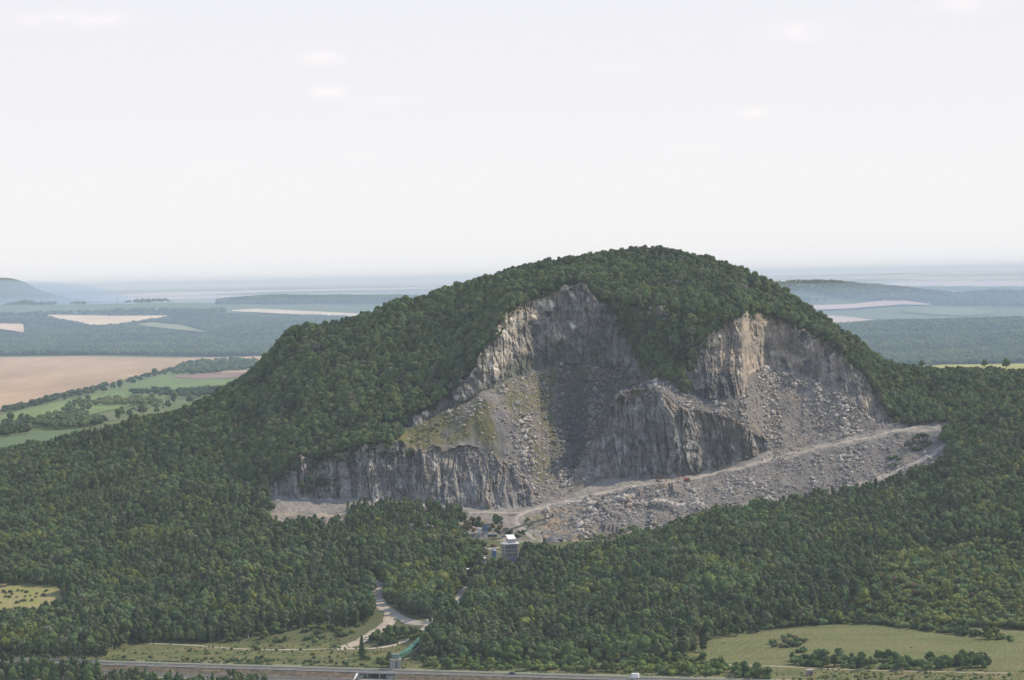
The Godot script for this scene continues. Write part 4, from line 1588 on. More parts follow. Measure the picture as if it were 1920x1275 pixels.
func distinct(list: Array):   # [node, label, u, group]; tells look-alikes apart by their order from the left
	var by := {}
	for e in list:
		if not by.has(e[1]):
			by[e[1]] = []
		by[e[1]].append(e)
	var words := ["leftmost", "second from left", "third from left", "fourth from left", "fifth from left", "sixth from left", "seventh from left", "eighth from left", "ninth from left", "tenth from left", "eleventh from left", "twelfth from left", "thirteenth from left", "fourteenth from left", "fifteenth from left", "sixteenth from left", "seventeenth from left", "eighteenth from left", "nineteenth from left", "twentieth from left", "twenty-first from left", "twenty-second from left", "twenty-third from left", "twenty-fourth from left", "twenty-fifth from left"]
	for l in by:
		var m: Array = by[l]
		m.sort_custom(func(q, r): return q[2] < r[2])
		for k in m.size():
			var t: String = l
			if m.size() > 1 and k < words.size():
				t = words[k] + " " + l if m.size() > 2 else ("left hand " if k == 0 else "right hand ") + l
			m[k][0].set_meta("label", t)
			m[k][0].set_meta("group", m[k][3])


func single_trees(list: Array):
	var proto := {}
	var said := []
	for t in list:
		var bush: bool = t[1] == 7 or t[1] == 8
		var key := "%d/%d" % [t[1], t[4]]
		var called := "shrub" if bush else ("conifer" if t[1] == 9 else ("slender_tree" if t[1] >= 4 and t[1] <= 6 else "broadleaf_tree"))
		var o: Node3D
		if proto.has(key):
			o = proto[key].duplicate()
			o.name = numbered(called)
			add_child(o)
		else:
			o = Node3D.new()
			o.name = numbered(called)
			add_child(o)
			piece("stems" if bush else "trunk", trunks[t[1]], mats["birch_bark"] if t[1] in [4, 5, 6] else mats["bark"], o)
			piece("foliage" if bush else "crown", crowns[t[1]], fol[t[4]], o)
			proto[key] = o
		o.transform = tree_transform(t)
		var h: float = tall(t[1]) * t[2]
		var q := seen(t[0] + Vector3(0, h * 0.7, 0))
		var size := "small " if h < (2.6 if bush else 8.0) else ("tall " if h > (3.8 if bush else 12.0) else "")
		var shape := "bush" if bush else ("conical conifer" if t[1] == 9 else ("slender tree" if t[1] in [4, 5, 6] else "round tree"))
		o.set_meta("category", "shrub" if bush else "tree")
		said.append([o, "%s%s %s %s" % [size, TONES[t[4]][1], shape, place_words(q)], q.x, "shrubs at the foot of the forest" if bush else "trees along the foot of the forest"])
	distinct(said)


# ---- rocks ------------------------------------------------------------------------------------------------------------
func rock_mesh(sd: int) -> ArrayMesh:
	var r := RandomNumberGenerator.new()
	r.seed = sd * 97 + 5
	var ph := (1.0 + sqrt(5.0)) / 2.0
	var v := [Vector3(-1, ph, 0), Vector3(1, ph, 0), Vector3(-1, -ph, 0), Vector3(1, -ph, 0), Vector3(0, -1, ph), Vector3(0, 1, ph), Vector3(0, -1, -ph), Vector3(0, 1, -ph), Vector3(ph, 0, -1), Vector3(ph, 0, 1), Vector3(-ph, 0, -1), Vector3(-ph, 0, 1)]
	var f := [[0, 11, 5], [0, 5, 1], [0, 1, 7], [0, 7, 10], [0, 10, 11], [1, 5, 9], [5, 11, 4], [11, 10, 2], [10, 7, 6], [7, 1, 8], [3, 9, 4], [3, 4, 2], [3, 2, 6], [3, 6, 8], [3, 8, 9], [4, 9, 5], [2, 4, 11], [6, 2, 10], [8, 6, 7], [9, 8, 1]]
	var stretch := Vector3(r.randf_range(0.8, 1.25), r.randf_range(0.55, 0.9), r.randf_range(0.75, 1.1))
	for k in v.size():
		var q: Vector3 = v[k].normalized()
		var cube := q / maxf(absf(q.x), maxf(absf(q.y), absf(q.z)))
		v[k] = q.lerp(cube * 0.8, 0.6) * stretch * r.randf_range(0.72, 1.12) * 0.5
	var arr := []
	arr.resize(Mesh.ARRAY_MAX)
	var pv := PackedVector3Array()
	for t in f:
		pv.append_array([v[t[0]], v[t[2]], v[t[1]]])
	arr[Mesh.ARRAY_VERTEX] = pv
	var m := ArrayMesh.new()
	m.add_surface_from_arrays(Mesh.PRIMITIVE_TRIANGLES, arr)
	return m


func build_rocks():
	var shapes := []
	for k in 7:
		shapes.append(rock_mesh(k))
	var cols: PackedFloat32Array = near_s.a
	var nj: int = near_s.nj
	var p: PackedVector3Array = near_s.p
	var gap: PackedByteArray = near_s.gap
	var rocks := []    # [position, size, colour]
	for i in cols.size() - 1:
		var a := cols[i]
		if a < 496 or a > 1800:
			continue
		for j in nj - 1:
			var g := gap[j]
			if g < 3 or g > 7:
				continue
			var b := i * nj + j
			var z := zone(g, a, p[b])
			if z == "hillside" or z.begins_with("rock"):
				continue
			var e1 := p[b + 1] - p[b]
			var e2 := p[b + nj] - p[b]
			var area := e1.cross(e2).length()
			var f := n1.get_noise_2d(p[b].x * 0.03, (p[b].z + p[b].y) * 0.02)
			var dens := 0.26 + 0.8 * maxf(0.0, f)
			if z == "floor":
				dens = 0.03
			elif z == "scree_fan":
				dens *= 0.3 + 1.6 * ss(930, 975, a) * (1.0 if g == 6 else 0.3)
			elif z == "scree_bowl":
				dens *= 0.8
			if z == "scree_right" and g == 6:
				dens *= 1.3
			if rng.randf() > area * dens:
				continue
			var s := 0.5 + 0.8 * pow(rng.randf(), 2.0) + 4.2 * pow(rng.randf(), 7.0) * (0.6 + maxf(0.0, 2.2 * f))
			if z == "floor":
				s = minf(s, 1.0)
			rocks.append([p[b] + e1 * rng.randf() + e2 * rng.randf(), s])
	# heaps of big fallen blocks: [outline, how many, from, to]
	for h in [[[[1425, 700], [1440, 690], [1480, 700], [1520, 715], [1515, 728], [1480, 722], [1430, 715]], 130, 2.0, 6.4], [[[1535, 745], [1560, 748], [1585, 775], [1575, 785], [1545, 765]], 55, 1.5, 4.2], [[[1420, 865], [1450, 845], [1500, 835], [1510, 846], [1450, 865], [1430, 872]], 90, 1.2, 3.2],
			[[[975, 835], [1030, 830], [1075, 870], [1085, 905], [1040, 925], [1010, 925], [1000, 880]], 150, 1.3, 3.8], [[[870, 762], [905, 745], [925, 760], [905, 790], [880, 782]], 60, 1.4, 3.6], [[[1050, 975], [1100, 955], [1180, 960], [1190, 985], [1110, 990], [1060, 992]], 110, 1.5, 4.4],
			[[[1150, 752], [1200, 722], [1240, 728], [1250, 745], [1200, 748], [1160, 765]], 60, 1.4, 3.4], [[[1380, 740], [1400, 700], [1415, 720], [1405, 755]], 34, 1.4, 3.4], [[[1400, 812], [1440, 790], [1480, 800], [1440, 830]], 44, 1.2, 3.0], [[[860, 745], [900, 722], [905, 735], [870, 758]], 40, 1.2, 3.4],
			[[[1140, 935], [1200, 925], [1330, 915], [1340, 930], [1200, 945]], 60, 1.2, 3.0], [[[820, 845], [860, 836], [920, 846], [965, 868], [1000, 915], [985, 925], [945, 880], [900, 862], [830, 858]], 170, 1.2, 3.2], [[[1560, 860], [1620, 850], [1660, 870], [1600, 890]], 50, 1.2, 3.0]]:
		var o := poly(h[0])
		var lo := Vector2(9999, 9999)
		var hi := -lo
		for q in o:
			lo = lo.min(q)
			hi = hi.max(q)
		var n := 0
		while n < h[1]:
			var q := Vector2(rng.randf_range(lo.x, hi.x), rng.randf_range(lo.y, hi.y))
			if Geometry2D.is_point_in_polygon(q, o):
				n += 1
				rocks.append([ground(q.x, q.y), lerpf(h[2], h[3], pow(rng.randf(), 2.2))])
	rocks.sort_custom(func(q, r): return q[1] > r[1])
	var rmats := []
	var rcol := [Color(0.20, 0.19, 0.178), Color(0.275, 0.255, 0.232), Color(0.42, 0.39, 0.345), Color(0.29, 0.235, 0.185)]
	var rname := ["dark grey", "grey", "pale grey", "rusty brown"]
	for k in 4:
		rmats.append(mat("boulder_" + rname[k].replace(" ", "_"), rcol[k], 0.95))
	var proto := {}
	var said := []
	var mm := []
	for k in 7:
		mm.append([])
	for n in rocks.size():
		var q: Vector3 = rocks[n][0]
		var s: float = rocks[n][1]
		var sh := rng.randi() % 7
		var turn := Basis.from_euler(Vector3(rng.randf_range(-0.5, 0.5), rng.randf() * TAU, rng.randf_range(-0.5, 0.5))).scaled_local(Vector3.ONE * s)
		var tr := Transform3D(turn, q + Vector3(0, s * 0.16, 0))
		var tone := 0 if rng.randf() < 0.2 else (1 if rng.randf() < 0.5 else (2 if rng.randf() < 0.82 else 3))
		var w := seen(q)
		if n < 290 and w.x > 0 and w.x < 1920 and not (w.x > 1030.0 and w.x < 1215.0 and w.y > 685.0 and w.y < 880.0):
			var key := sh * 10 + tone
			var o: MeshInstance3D
			if proto.has(key):
				o = proto[key].duplicate()
				o.name = numbered("boulder")
				add_child(o)
			else:
				o = piece("boulder", shapes[sh], rmats[tone])
				proto[key] = o
			o.transform = tr
			o.set_meta("category", "boulder")
			said.append([o, "%s %s boulder %s" % ["huge" if s > 3.6 else ("large" if s > 2.6 else "mid-sized"), rname[tone], rock_place(w)], w.x, "boulders lying in the quarry"])
		else:
			mm[sh].append([tr, rcol[tone] * (0.5 if w.x > 1030.0 and w.x < 1215.0 and w.y > 685.0 and w.y < 880.0 else 1.0)])  # stones inside the bowl darkened too, its shade put into their colour
	distinct(said)
	var top := Node3D.new()
	top.name = "rubble"
	add_child(top)
	tag(top, "loose grey rubble strewn over the scree slopes of the quarry", "rubble", "", "stuff")
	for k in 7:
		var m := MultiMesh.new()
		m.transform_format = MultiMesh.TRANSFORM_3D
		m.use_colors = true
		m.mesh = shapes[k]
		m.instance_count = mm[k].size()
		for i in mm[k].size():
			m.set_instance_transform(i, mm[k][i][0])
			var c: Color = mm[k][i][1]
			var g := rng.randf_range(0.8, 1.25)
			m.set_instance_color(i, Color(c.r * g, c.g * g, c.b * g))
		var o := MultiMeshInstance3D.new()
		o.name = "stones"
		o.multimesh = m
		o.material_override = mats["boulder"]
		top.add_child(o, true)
		tag(o, "", "", "", "stuff")
	# dark crags that stick out of the woods of the hill
	var crag := mat("crag", Color(0.12, 0.11, 0.105), 1.0)
	var spots := [[556, 617, 9, "at the top of the left shoulder"], [600, 612, 7, "on the shoulder's skyline"], [590, 660, 11, "below the left shoulder"], [575, 672, 9, "lower on the left shoulder"], [505, 667, 6, "on the left skyline"], [1265, 542, 11, "in the woods under the summit"], [1228, 590, 12, "on the wooded spur beside the bowl"], [1250, 600, 10, "at the spur's middle"],
		[1385, 545, 12, "above the tan upper wall"], [1372, 562, 10, "just over the tan wall's bright edge"], [1600, 672, 10, "on the right slope above the wall"], [1640, 700, 8, "low on the right slope"], [1555, 650, 8, "at the right wall's top edge"], [715, 735, 8, "in the woods left of the grassy fan"], [300, 860, 9, "on the dark lower flank at left"], [870, 720, 7, "at the upper end of the narrow ledge"]]
	spots.append_array([[1205, 618, 9, "at the left rim of the wooded spur"], [1268, 640, 10, "low on the wooded spur"], [1290, 618, 8, "on the right side of the wooded spur"], [1215, 560, 9, "above the bowl under the summit woods"], [1330, 560, 9, "in the woods between the two upper walls"], [1712, 838, 12, "in the bushy hollow beside the right haul road"], [1728, 830, 9, "at the right rim of the bushy hollow"]])
	for s in spots:
		var st := begin()
		var c := ground(s[0], s[1])
		for k in 9:
			var tr := Transform3D(Basis.from_euler(Vector3(rng.randf_range(-0.4, 0.4), rng.randf() * TAU, rng.randf_range(-0.4, 0.4))).scaled_local(Vector3(1, 1.2, 0.8) * s[2] * rng.randf_range(0.3, 0.65)), Vector3(rng.randf_range(-0.6, 0.6) * s[2], rng.randf_range(0.0, 0.5) * s[2], rng.randf_range(-0.2, 0.4) * s[2]))
			st.append_from(shapes[k % 7], 0, tr)
		st.generate_normals()
		var o := piece("rock_outcrop", st.commit(), crag)
		o.position = c
		tag(o, "dark jagged rock outcrop " + s[3], "rock outcrop", "rock outcrops on the wooded hill")


const ROCK_MARKS := [[1470, 705, "under the tan upper wall"], [1560, 765, "in the block heap on the right slope"], [1465, 855, "above the haul road in the block heap"], [1035, 880, "on the rough scree right of the fan"], [895, 770, "on the grassy fan"], [1115, 975, "in the crags above the gravel yard"], [1200, 735, "on top of the columned wall"], [1400, 735, "under the bright wall edge"],
	[1440, 810, "at the right end of the columned wall"], [880, 738, "at the foot of the narrow ledge"], [1240, 930, "on the bank below the red machines"], [1610, 870, "low on the right rubble bank"], [1400, 900, "on the bank below the haul road"], [1600, 800, "beside the right bench"], [1330, 760, "on the ledge over the columned wall"], [970, 800, "on the lower fan"], [1090, 760, "in the shaded bowl"], [1500, 790, "in the middle of the right slope"], [1060, 960, "beside the haul road fork"], [760, 960, "near the left gravel yard"], [930, 980, "behind the crushing plant"]]


func rock_place(q: Vector2) -> String:
	var best := 0
	var bd := 1e9
	for k in ROCK_MARKS.size():
		var d := Vector2(q.x - ROCK_MARKS[k][0], q.y - ROCK_MARKS[k][1]).length()
		if d < bd:
			bd = d
			best = k
	return ROCK_MARKS[best][2]


# ---- woods and single trees of the far land -----------------------------------------------------------------------------
func build_far_woods():
	var cols: PackedFloat32Array = far_s.a
	var nj: int = far_s.nj
	var p: PackedVector3Array = far_s.p
	var left := []
	var right := []
	var beyond := []
	var holes := [poly([[76, 589], [150, 590], [316, 591], [316, 597], [230, 609], [180, 613], [110, 601]]), poly([[-60, 606], [48, 606], [48, 628], [-60, 628]]), poly([[255, 607], [290, 604], [345, 610], [390, 622], [385, 629], [335, 625], [290, 619], [255, 614]]), poly([[430, 581], [480, 577], [690, 586], [690, 597], [560, 593], [430, 588]])]
	for i in cols.size() - 1:
		var a := cols[i]
		if a < -150 or (a > 800 and a < 1400) or a > 2080:
			continue
		for j in nj - 1:
			var b := i * nj + j
			var d := -p[b].z
			var wood := 0
			if a < 800 and d > 5100 and d < 7350:
				wood = 1
			elif a > 1400 and d > 4450 and d < 5950:
				wood = 2
			elif a > 400 and a < 800 and d > 9700 and d < 11000:
				wood = 3
			elif a < 330 and d > 10150 and d < 10400:
				wood = 4
			elif a > 1400 and d > 8300 and d < 9900:
				wood = 5
			elif a < 420 and d > 7900 and d < 8150:
				wood = 6
			if wood == 0:
				continue
			var e1 := p[b + 1] - p[b]
			var e2 := p[b + nj] - p[b]
			var area := absf(e1.x * e2.z - e1.z * e2.x)
			var dens: float = [0.0, 0.0105, 0.0105, 0.005, 0.0012, 0.004, 0.0018][wood]
			var want := area * dens
			var n := int(want) + (1 if rng.randf() < want - int(want) else 0)
			for k in n:
				var q := p[b] + e1 * rng.randf() + e2 * rng.randf()
				var w := seen(q + Vector3(0, 6, 0))
				if w.x < -60 or w.x > 1980:
					continue
				var out := false
				if wood == 1 or wood == 6 or wood == 3:
					for h in holes:
						if Geometry2D.is_point_in_polygon(w, h):
							out = true
				if wood == 5:
					var f := n1.get_noise_2d(q.x * 0.0022, q.z * 0.003)
					out = f < -0.05 and w.x < 1790.0
					if w.x > 1480 and w.x < 1750 and w.y > 564 and w.y < 588 or w.x < 1640 and w.y > 592:
						out = true
				if wood == 4 and n1.get_noise_2d(q.x * 0.01, 7.0) < 0.1:
					out = true
				if out:
					continue
				var t := [q, 10 + rng.randi() % 2, rng.randf_range(1.0, 1.6) * (1.0 if wood < 3 else 1.35), rng.randf() * TAU, tone_at(q * 0.35)]
				(left if a < 800 else (right if wood == 2 else beyond)).append(t)
	# the small wood beside the tan field and the clumps of the left valley
	var sets := [
		[[[326, 702], [335, 690], [360, 683], [420, 679], [480, 680], [490, 692], [440, 698], [370, 704], [335, 706]], 420, 0.8, 1.2, "small_wood", "rounded dark wood at the corner of the tan field", 1],
		[[[64, 802], [75, 790], [110, 782], [150, 785], [196, 790], [197, 797], [150, 805], [100, 808]], 230, 0.7, 1.1, "grove", "dense dark grove with bare trunks above the green crop field", 1],
		[[[172, 758], [200, 752], [260, 750], [300, 754], [302, 760], [240, 762], [180, 762]], 150, 0.6, 0.9, "grove", "low pale green scrub patch in the middle of the left valley", 2],
		[[[242, 737], [300, 735], [330, 738], [400, 733], [430, 735], [420, 745], [340, 748], [250, 742]], 150, 0.7, 1.1, "grove", "belt of trees running to the hill flank in the left valley", 0],
		[[[0, 812], [20, 806], [54, 802], [56, 815], [0, 822]], 50, 0.8, 1.2, "grove", "thicket at the left edge above the crop field", 0],
		[[[140, 757], [165, 752], [170, 765], [160, 785], [120, 790], [110, 775]], 70, 0.6, 1.0, "grove", "scattered young trees behind the dense dark grove", 1],
		[[[0, 772], [50, 762], [105, 748], [170, 735], [205, 724], [205, 726], [170, 738], [105, 752], [50, 767], [0, 777]], 190, 0.55, 1.0, "hedgerow", "hedgerow along the lower edge of the tan field, left half", 0],
		[[[236, 717], [250, 712], [300, 701], [330, 693], [332, 695], [300, 704], [250, 716], [237, 720]], 60, 0.5, 0.85, "hedgerow", "hedgerow along the lower edge of the tan field, right half", 0],
		[[[0, 800], [30, 795], [62, 790], [64, 795], [30, 802], [0, 806]], 36, 0.6, 1.0, "grove", "loose line of trees left of the dense dark grove", 0],
		[[[210, 772], [310, 760], [330, 764], [230, 778]], 26, 0.3, 0.6, "scrub", "low scrub on the bright meadow of the left valley", 1],
	]
	for s in sets:
		var o := poly(s[0])
		var lo := Vector2(9999, 9999)
		var hi := -lo
		for q in o:
			lo = lo.min(q)
			hi = hi.max(q)
		var l := []
		while l.size() < s[1]:
			var q := Vector2(rng.randf_range(lo.x, hi.x), rng.randf_range(lo.y, hi.y))
			if Geometry2D.is_point_in_polygon(q, o):
				l.append([hit(far_s, q.x, q.y), 10 + rng.randi() % 2, rng.randf_range(s[2], s[3]), rng.randf() * TAU, s[6]])
		woods(s[4], s[5], l, s[4].replace("_", " "))
	woods("far_forest", "bluish hazy forest on the far slope at the left", left)
	woods("far_forest", "bluish hazy forest on the rounded hill at the right", right)
	woods("far_forest", "faint wooded patches on the farthest hill at the right", beyond)
	# single trees that stand out in the valley
	for t in [[122, 752, 1.3, 0, "round dark tree standing out of the hedgerow, lower left part"], [148, 745, 1.25, 1, "dark conical tree in the hedgerow of the tan field"], [163, 741, 1.3, 2, "left hand tree of the pair against the tan field"], [173, 740, 1.2, 3, "right hand tree of the pair against the tan field"], [195, 737, 1.45, 1, "lone round tree with a bare trunk on the tan field's edge"],
			[212, 730, 1.2, 2, "slim dark tree between the lone tree and the broad pair"], [225, 730, 1.55, 0, "broad dark tree right of the lone round tree"], [250, 721, 1.25, 3, "first tree of the row climbing to the small wood"], [263, 716, 1.2, 1, "second tree of the row climbing to the small wood"], [290, 709, 1.7, 0, "big round tree near the small wood by the tan field"], [309, 704, 1.0, 2, "small round tree beside the corner of the small wood"],
			[88, 758, 1.4, 3, "upright dark tree above the meadow strip in the hedgerow"], [165, 757, 1.3, 0, "dark tree at the left tip of the pale scrub patch"], [285, 756, 1.4, 2, "dark tree at the right tip of the pale scrub patch"], [315, 765, 1.2, 1, "dark tree standing before the belt of trees"], [326, 757, 1.7, 0, "broad tree right of the pale scrub patch"], [357, 757, 1.4, 3, "broad tree near the forest ridge in the left valley"],
			[222, 788, 1.5, 0, "double crowned tree right of the dense dark grove"], [228, 780, 1.3, 2, "taller tree behind the double crowned tree"], [243, 783, 1.2, 1, "low round tree on the bright meadow"], [268, 778, 1.5, 3, "spreading tree on the bright meadow near the crop field"], [294, 775, 1.0, 2, "small tree at the right end of the bright meadow"], [20, 796, 1.6, 0, "broad dark tree at the left edge of the valley"], [40, 793, 1.3, 1, "round tree between the edge tree and the grove"], [52, 796, 1.4, 3, "dark tree just left of the dense grove"]]:
		var q := hit(far_s, t[0], t[1])
		var o := thing("valley_tree", q, t[3] * 1.7, t[4], "tree", "single trees of the left valley")
		o.scale = Vector3.ONE * t[2] * 0.95
		piece("trunk", trunks[t[3]], mats["bark"], o)
		piece("crown", crowns[t[3]], fol[0 if t[3] != 2 else 1], o)
	for t in [[47, 572, 3.2, "small dark wooded knoll before the hazy mountain"]]:
		var l := []
		for k in 420:
			var du := rng.randf_range(-1, 1)
			var q := at(t[0] + du * 42.0, 578 - 10.5 * pow(1.0 - absf(du), 0.7) * rng.randf(), 10800.0 + rng.randf_range(-200, 200))
			l.append([q, 10 + rng.randi() % 2, rng.randf_range(1.0, 1.7), rng.randf() * TAU, 0])
		woods("far_knoll_wood", t[3], l, "wood")
	for t in [[1728, 691, 1.0, "lone small tree on the light field strip behind the saddle"], [1846, 690, 1.0, "low bushy tree on the light field strip, middle one"], [1887, 692, 1.25, "round dark tree on the light field strip near the right edge"]]:
		var q := hit(far_s, t[0], t[1])
		var o := thing("field_tree", q, t[2] * 3.0, t[3], "tree", "trees on the light field strip")
		o.scale = Vector3.ONE * t[2]
		piece("trunk", trunks[1], mats["bark"], o)
		piece("crown", crowns[1], fol[0], o)


# ---- the crushing plant at the foot of the quarry --------------------------------------------------------------------
func build_plant():
	var grey := mat("grey_panels", Color(0.24, 0.225, 0.205), 0.8)
	var dim := mat("dull_glass", Color(0.09, 0.10, 0.11), 0.35)
	var white := mat("white_roof", Color(0.72, 0.71, 0.68), 0.7)
	var brown := mat("rusty_cladding", Color(0.20, 0.14, 0.10), 0.9)
	var blue := mat("blue_steel", Color(0.09, 0.16, 0.27), 0.6)
	var steel := mat("grey_steel", Color(0.30, 0.31, 0.32), 0.6, 0.2)
	var dark := mat("dark_steel", Color(0.07, 0.07, 0.075), 0.8)
	var rust := mat("pale_pillar", Color(0.42, 0.36, 0.31), 0.9)
	var b := ground(957, 1058)
	var t := thing("screening_tower", b, 0.3, "tall grey screening building with flat white roof and penthouse", "building")
	t.scale = Vector3(0.88, 0.9, 0.88)
	# walls
	piece("wall", box_mesh(Vector3(0, 8.5, 0), Vector3(13.0, 19.0, 9.5)), grey, t)
	piece("side_wall", box_mesh(Vector3(6.58, 8.6, 0), Vector3(0.2, 18.6, 9.3)), brown, t)
	for k in 2:
		piece("corner_pillar", box_mesh(Vector3(5.9 if k == 0 else -6.3, 8.5, 4.85), Vector3(0.9 if k == 0 else 0.5, 18.9, 0.35)), rust, t)
	var rf := piece("roof", box_mesh(Vector3(0, 18.25, 0), Vector3(15.0, 0.6, 11.5)), white, t)
	piece("roof_edge", box_mesh(Vector3(0, 17.8, 0), Vector3(14.2, 0.3, 10.6)), steel, rf)
	for r in 3:
		for c in 7:
			var y: float = [15.2, 12.2, 8.8][r]
			var h: float = [2.7, 1.5, 1.7][r]
			var w := piece("window", box_mesh(Vector3(-5.2 + c * 1.55, y, 4.78), Vector3(1.25, h, 0.12)), dim, t)
			piece("sill", box_mesh(Vector3(-5.2 + c * 1.55, y - h * 0.5 - 0.1, 4.86), Vector3(1.35, 0.14, 0.22)), steel, w)
	piece("floor_band", box_mesh(Vector3(-0.4, 13.4, 4.82), Vector3(11.6, 0.35, 0.2)), steel, t)
	piece("floor_band", box_mesh(Vector3(-0.4, 10.6, 4.82), Vector3(11.6, 0.35, 0.2)), steel, t)
	piece("door", box_mesh(Vector3(0.6, 4.4, 4.85), Vector3(4.6, 4.0, 0.25)), mat("blue_door", Color(0.10, 0.17, 0.30), 0.7), t)
	for k in 4:
		piece("side_window", box_mesh(Vector3(6.72, 14.5 - k * 3.2, 0.5), Vector3(0.1, 1.5, 5.0)), dim, t)
	var ph := piece("penthouse", box_mesh(Vector3(1.2, 20.4, -0.8), Vector3(7.0, 3.8, 6.0)), steel, t)
	var st := begin()
	hexa_cw(st, [Vector3(-2.6, 21.9, 3.0), Vector3(5.0, 21.9, 3.0), Vector3(5.0, 25.0, -4.6), Vector3(-2.6, 25.0, -4.6), Vector3(-2.6, 22.3, 3.0), Vector3(5.0, 22.3, 3.0), Vector3(5.0, 25.4, -4.6), Vector3(-2.6, 25.4, -4.6)])
	piece("penthouse_roof", finish(st), white, ph)
	piece("vent", box_mesh(Vector3(-3.6, 19.1, 2.5), Vector3(0.9, 1.4, 0.9)), white, t)
	# upper blue crusher
	var q := ground(910, 1008)
	var cr := thing("crusher", q, 0.15, "blue steel crusher tower with hopper and white screen deck behind the grey tower", "crusher")
	for s in [[-2.2, -2], [2.2, -2], [-2.2, 2], [2.2, 2]]:
		piece("leg", beam_mesh(Vector3(s[0], -0.5, s[1]), Vector3(s[0] * 0.6, 6.5, s[1] * 0.6), 0.5, 0.5), blue, cr)
	piece("hopper", tube_mesh(Vector3(0, 5.2, 0), Vector3(0, 8.6, 0), 1.1, 2.9, 6), blue, cr)
	piece("tower_head", box_mesh(Vector3(0.3, 9.9, 0), Vector3(3.0, 2.6, 2.8)), mat("dull_blue_cap", Color(0.09, 0.13, 0.18), 0.7), cr)
	for k in 2:
		piece("brace", beam_mesh(Vector3(-2.2, 0.5, 2.1), Vector3(2.0, 5.0, 1.7), 0.3, 0.3) if k == 0 else beam_mesh(Vector3(2.2, 0.5, 2.1), Vector3(-2.0, 5.0, 1.7), 0.3, 0.3), blue, cr)
	piece("feed_cover", box_mesh(Vector3(-4.6, 7.6, 0), Vector3(4.4, 1.2, 2.4)), white, cr)
	piece("chute", beam_mesh(Vector3(-4.6, 7.0, 0.4), Vector3(-5.4, 1.0, 1.0), 1.7, 1.7), mat("pale_chute", Color(0.55, 0.55, 0.53), 0.7), cr)
	for k in 2:
		piece("tank", tube_mesh(Vector3(-7.5 + k * 2.4, -0.5, 1.5), Vector3(-7.5 + k * 2.4, 4.2, 1.5), 1.05, 1.05, 12), steel, cr)
	var dk := piece("screen_deck", box_mesh(Vector3(5.0, 1.9, 4.0), Vector3(9.0, 2.3, 2.6)), dark, cr)
	piece("deck_rail", box_mesh(Vector3(5.0, 3.35, 5.2), Vector3(9.6, 0.5, 0.5)), white, dk)
	for k in 2:
		piece("deck_post", box_mesh(Vector3(0.6 + k * 8.8, 1.6, 5.3), Vector3(0.5, 4.2, 0.5)), white, dk)
	piece("shed", box_mesh(Vector3(-13.5, 1.8, -1), Vector3(8.0, 4.0, 5.0)), mat("weathered_shed", Color(0.19, 0.195, 0.19), 0.9), cr)
	var lp := thing("leaning_post", ground(870, 1012), 0.0, "pale leaning steel post left of the blue crusher", "post")
	piece("shaft", beam_mesh(Vector3(-0.4, -0.5, 0), Vector3(1.0, 5.6, 0), 0.9, 0.6), mat("pale_metal", Color(0.55, 0.56, 0.56), 0.6), lp)
	piece("head", box_mesh(Vector3(1.0, 5.8, 0), Vector3(1.5, 0.7, 0.8)), steel, lp)
	# lower blue loading station
	q = ground(924, 1050)
	var ls := thing("loading_station", q, 0.1, "blue silo with pale slanting conveyor roofs in the trees beside the grey tower", "loading station")
	piece("silo", tube_mesh(Vector3(1.2, -1, 0), Vector3(1.2, 7.5, 0), 1.9, 1.9, 14), mat("bright_blue_silo", Color(0.07, 0.15, 0.29), 0.5), ls)
	piece("silo_cap", tube_mesh(Vector3(1.2, 7.5, 0), Vector3(1.2, 8.6, 0), 2.1, 0.6, 14), steel, ls)
	piece("belt_roof", beam_mesh(Vector3(-6.5, 10.2, 0.5), Vector3(-1.0, 7.4, 0.5), 2.0, 0.35), white, ls)
	piece("belt_roof", beam_mesh(Vector3(-3.0, 9.0, -1.5), Vector3(5.6, 9.3, -1.5), 2.2, 0.35), white, ls)
	piece("belt_roof", beam_mesh(Vector3(2.5, 7.6, 1.6), Vector3(6.6, 5.6, 1.6), 1.2, 0.3), white, ls)
	piece("platform", box_mesh(Vector3(-3.5, 3.2, 0.8), Vector3(9.0, 0.3, 3.5)), steel, ls)
	for k in 4:
		piece("leg", box_mesh(Vector3(-7.5 + k * 2.6, 1.0, 2.2), Vector3(0.3, 4.6, 0.3)), dark, ls)
	var cb := thing("weighbridge_cabin", ground(903, 1056), 0.1, "small pale cabin with white roof below the blue silo", "cabin")
	piece("wall", box_mesh(Vector3(0, 1.8, 0), Vector3(6.2, 4.0, 4.0)), mat("pale_blue_wall", Color(0.34, 0.40, 0.42), 0.8), cb)
	piece("roof", box_mesh(Vector3(0, 4.0, 0), Vector3(7.0, 0.5, 4.8)), white, cb)
	for k in 2:
		piece("window", box_mesh(Vector3(-1.5 + 3.0 * k, 2.4, 2.04), Vector3(1.4, 1.1, 0.1)), dim, cb)
	var hut := thing("hut", ground(881, 1079), -0.1, "tiny white roofed hut alone in the forest left of the silo", "hut")
	piece("wall", box_mesh(Vector3(0, 2.2, 0), Vector3(4.6, 5.4, 3.2)), mat("dark_timber", Color(0.12, 0.10, 0.085), 0.9), hut)
	piece("roof", box_mesh(Vector3(0.3, 5.1, 0.2), Vector3(6.6, 0.5, 4.4)), white, hut)
	piece("door", box_mesh(Vector3(0.5, 1.2, 1.66), Vector3(1.2, 2.4, 0.1)), steel, hut)
	# the long inclined belt up to the mound
	var p0 := ground(938, 1012) + Vector3(0, 6.0, 0)
	var p1 := ground(1036, 977) + Vector3(0, 3.5, 0)
	var cv := thing("conveyor", p0, 0.0, "long dark inclined belt conveyor from the grey tower to the rubble mound", "conveyor")
	var e := p1 - p0
	piece("truss", beam_mesh(Vector3.ZERO, e, 1.3, 1.1), mat("conveyor_steel", Color(0.10, 0.10, 0.09), 0.8), cv)
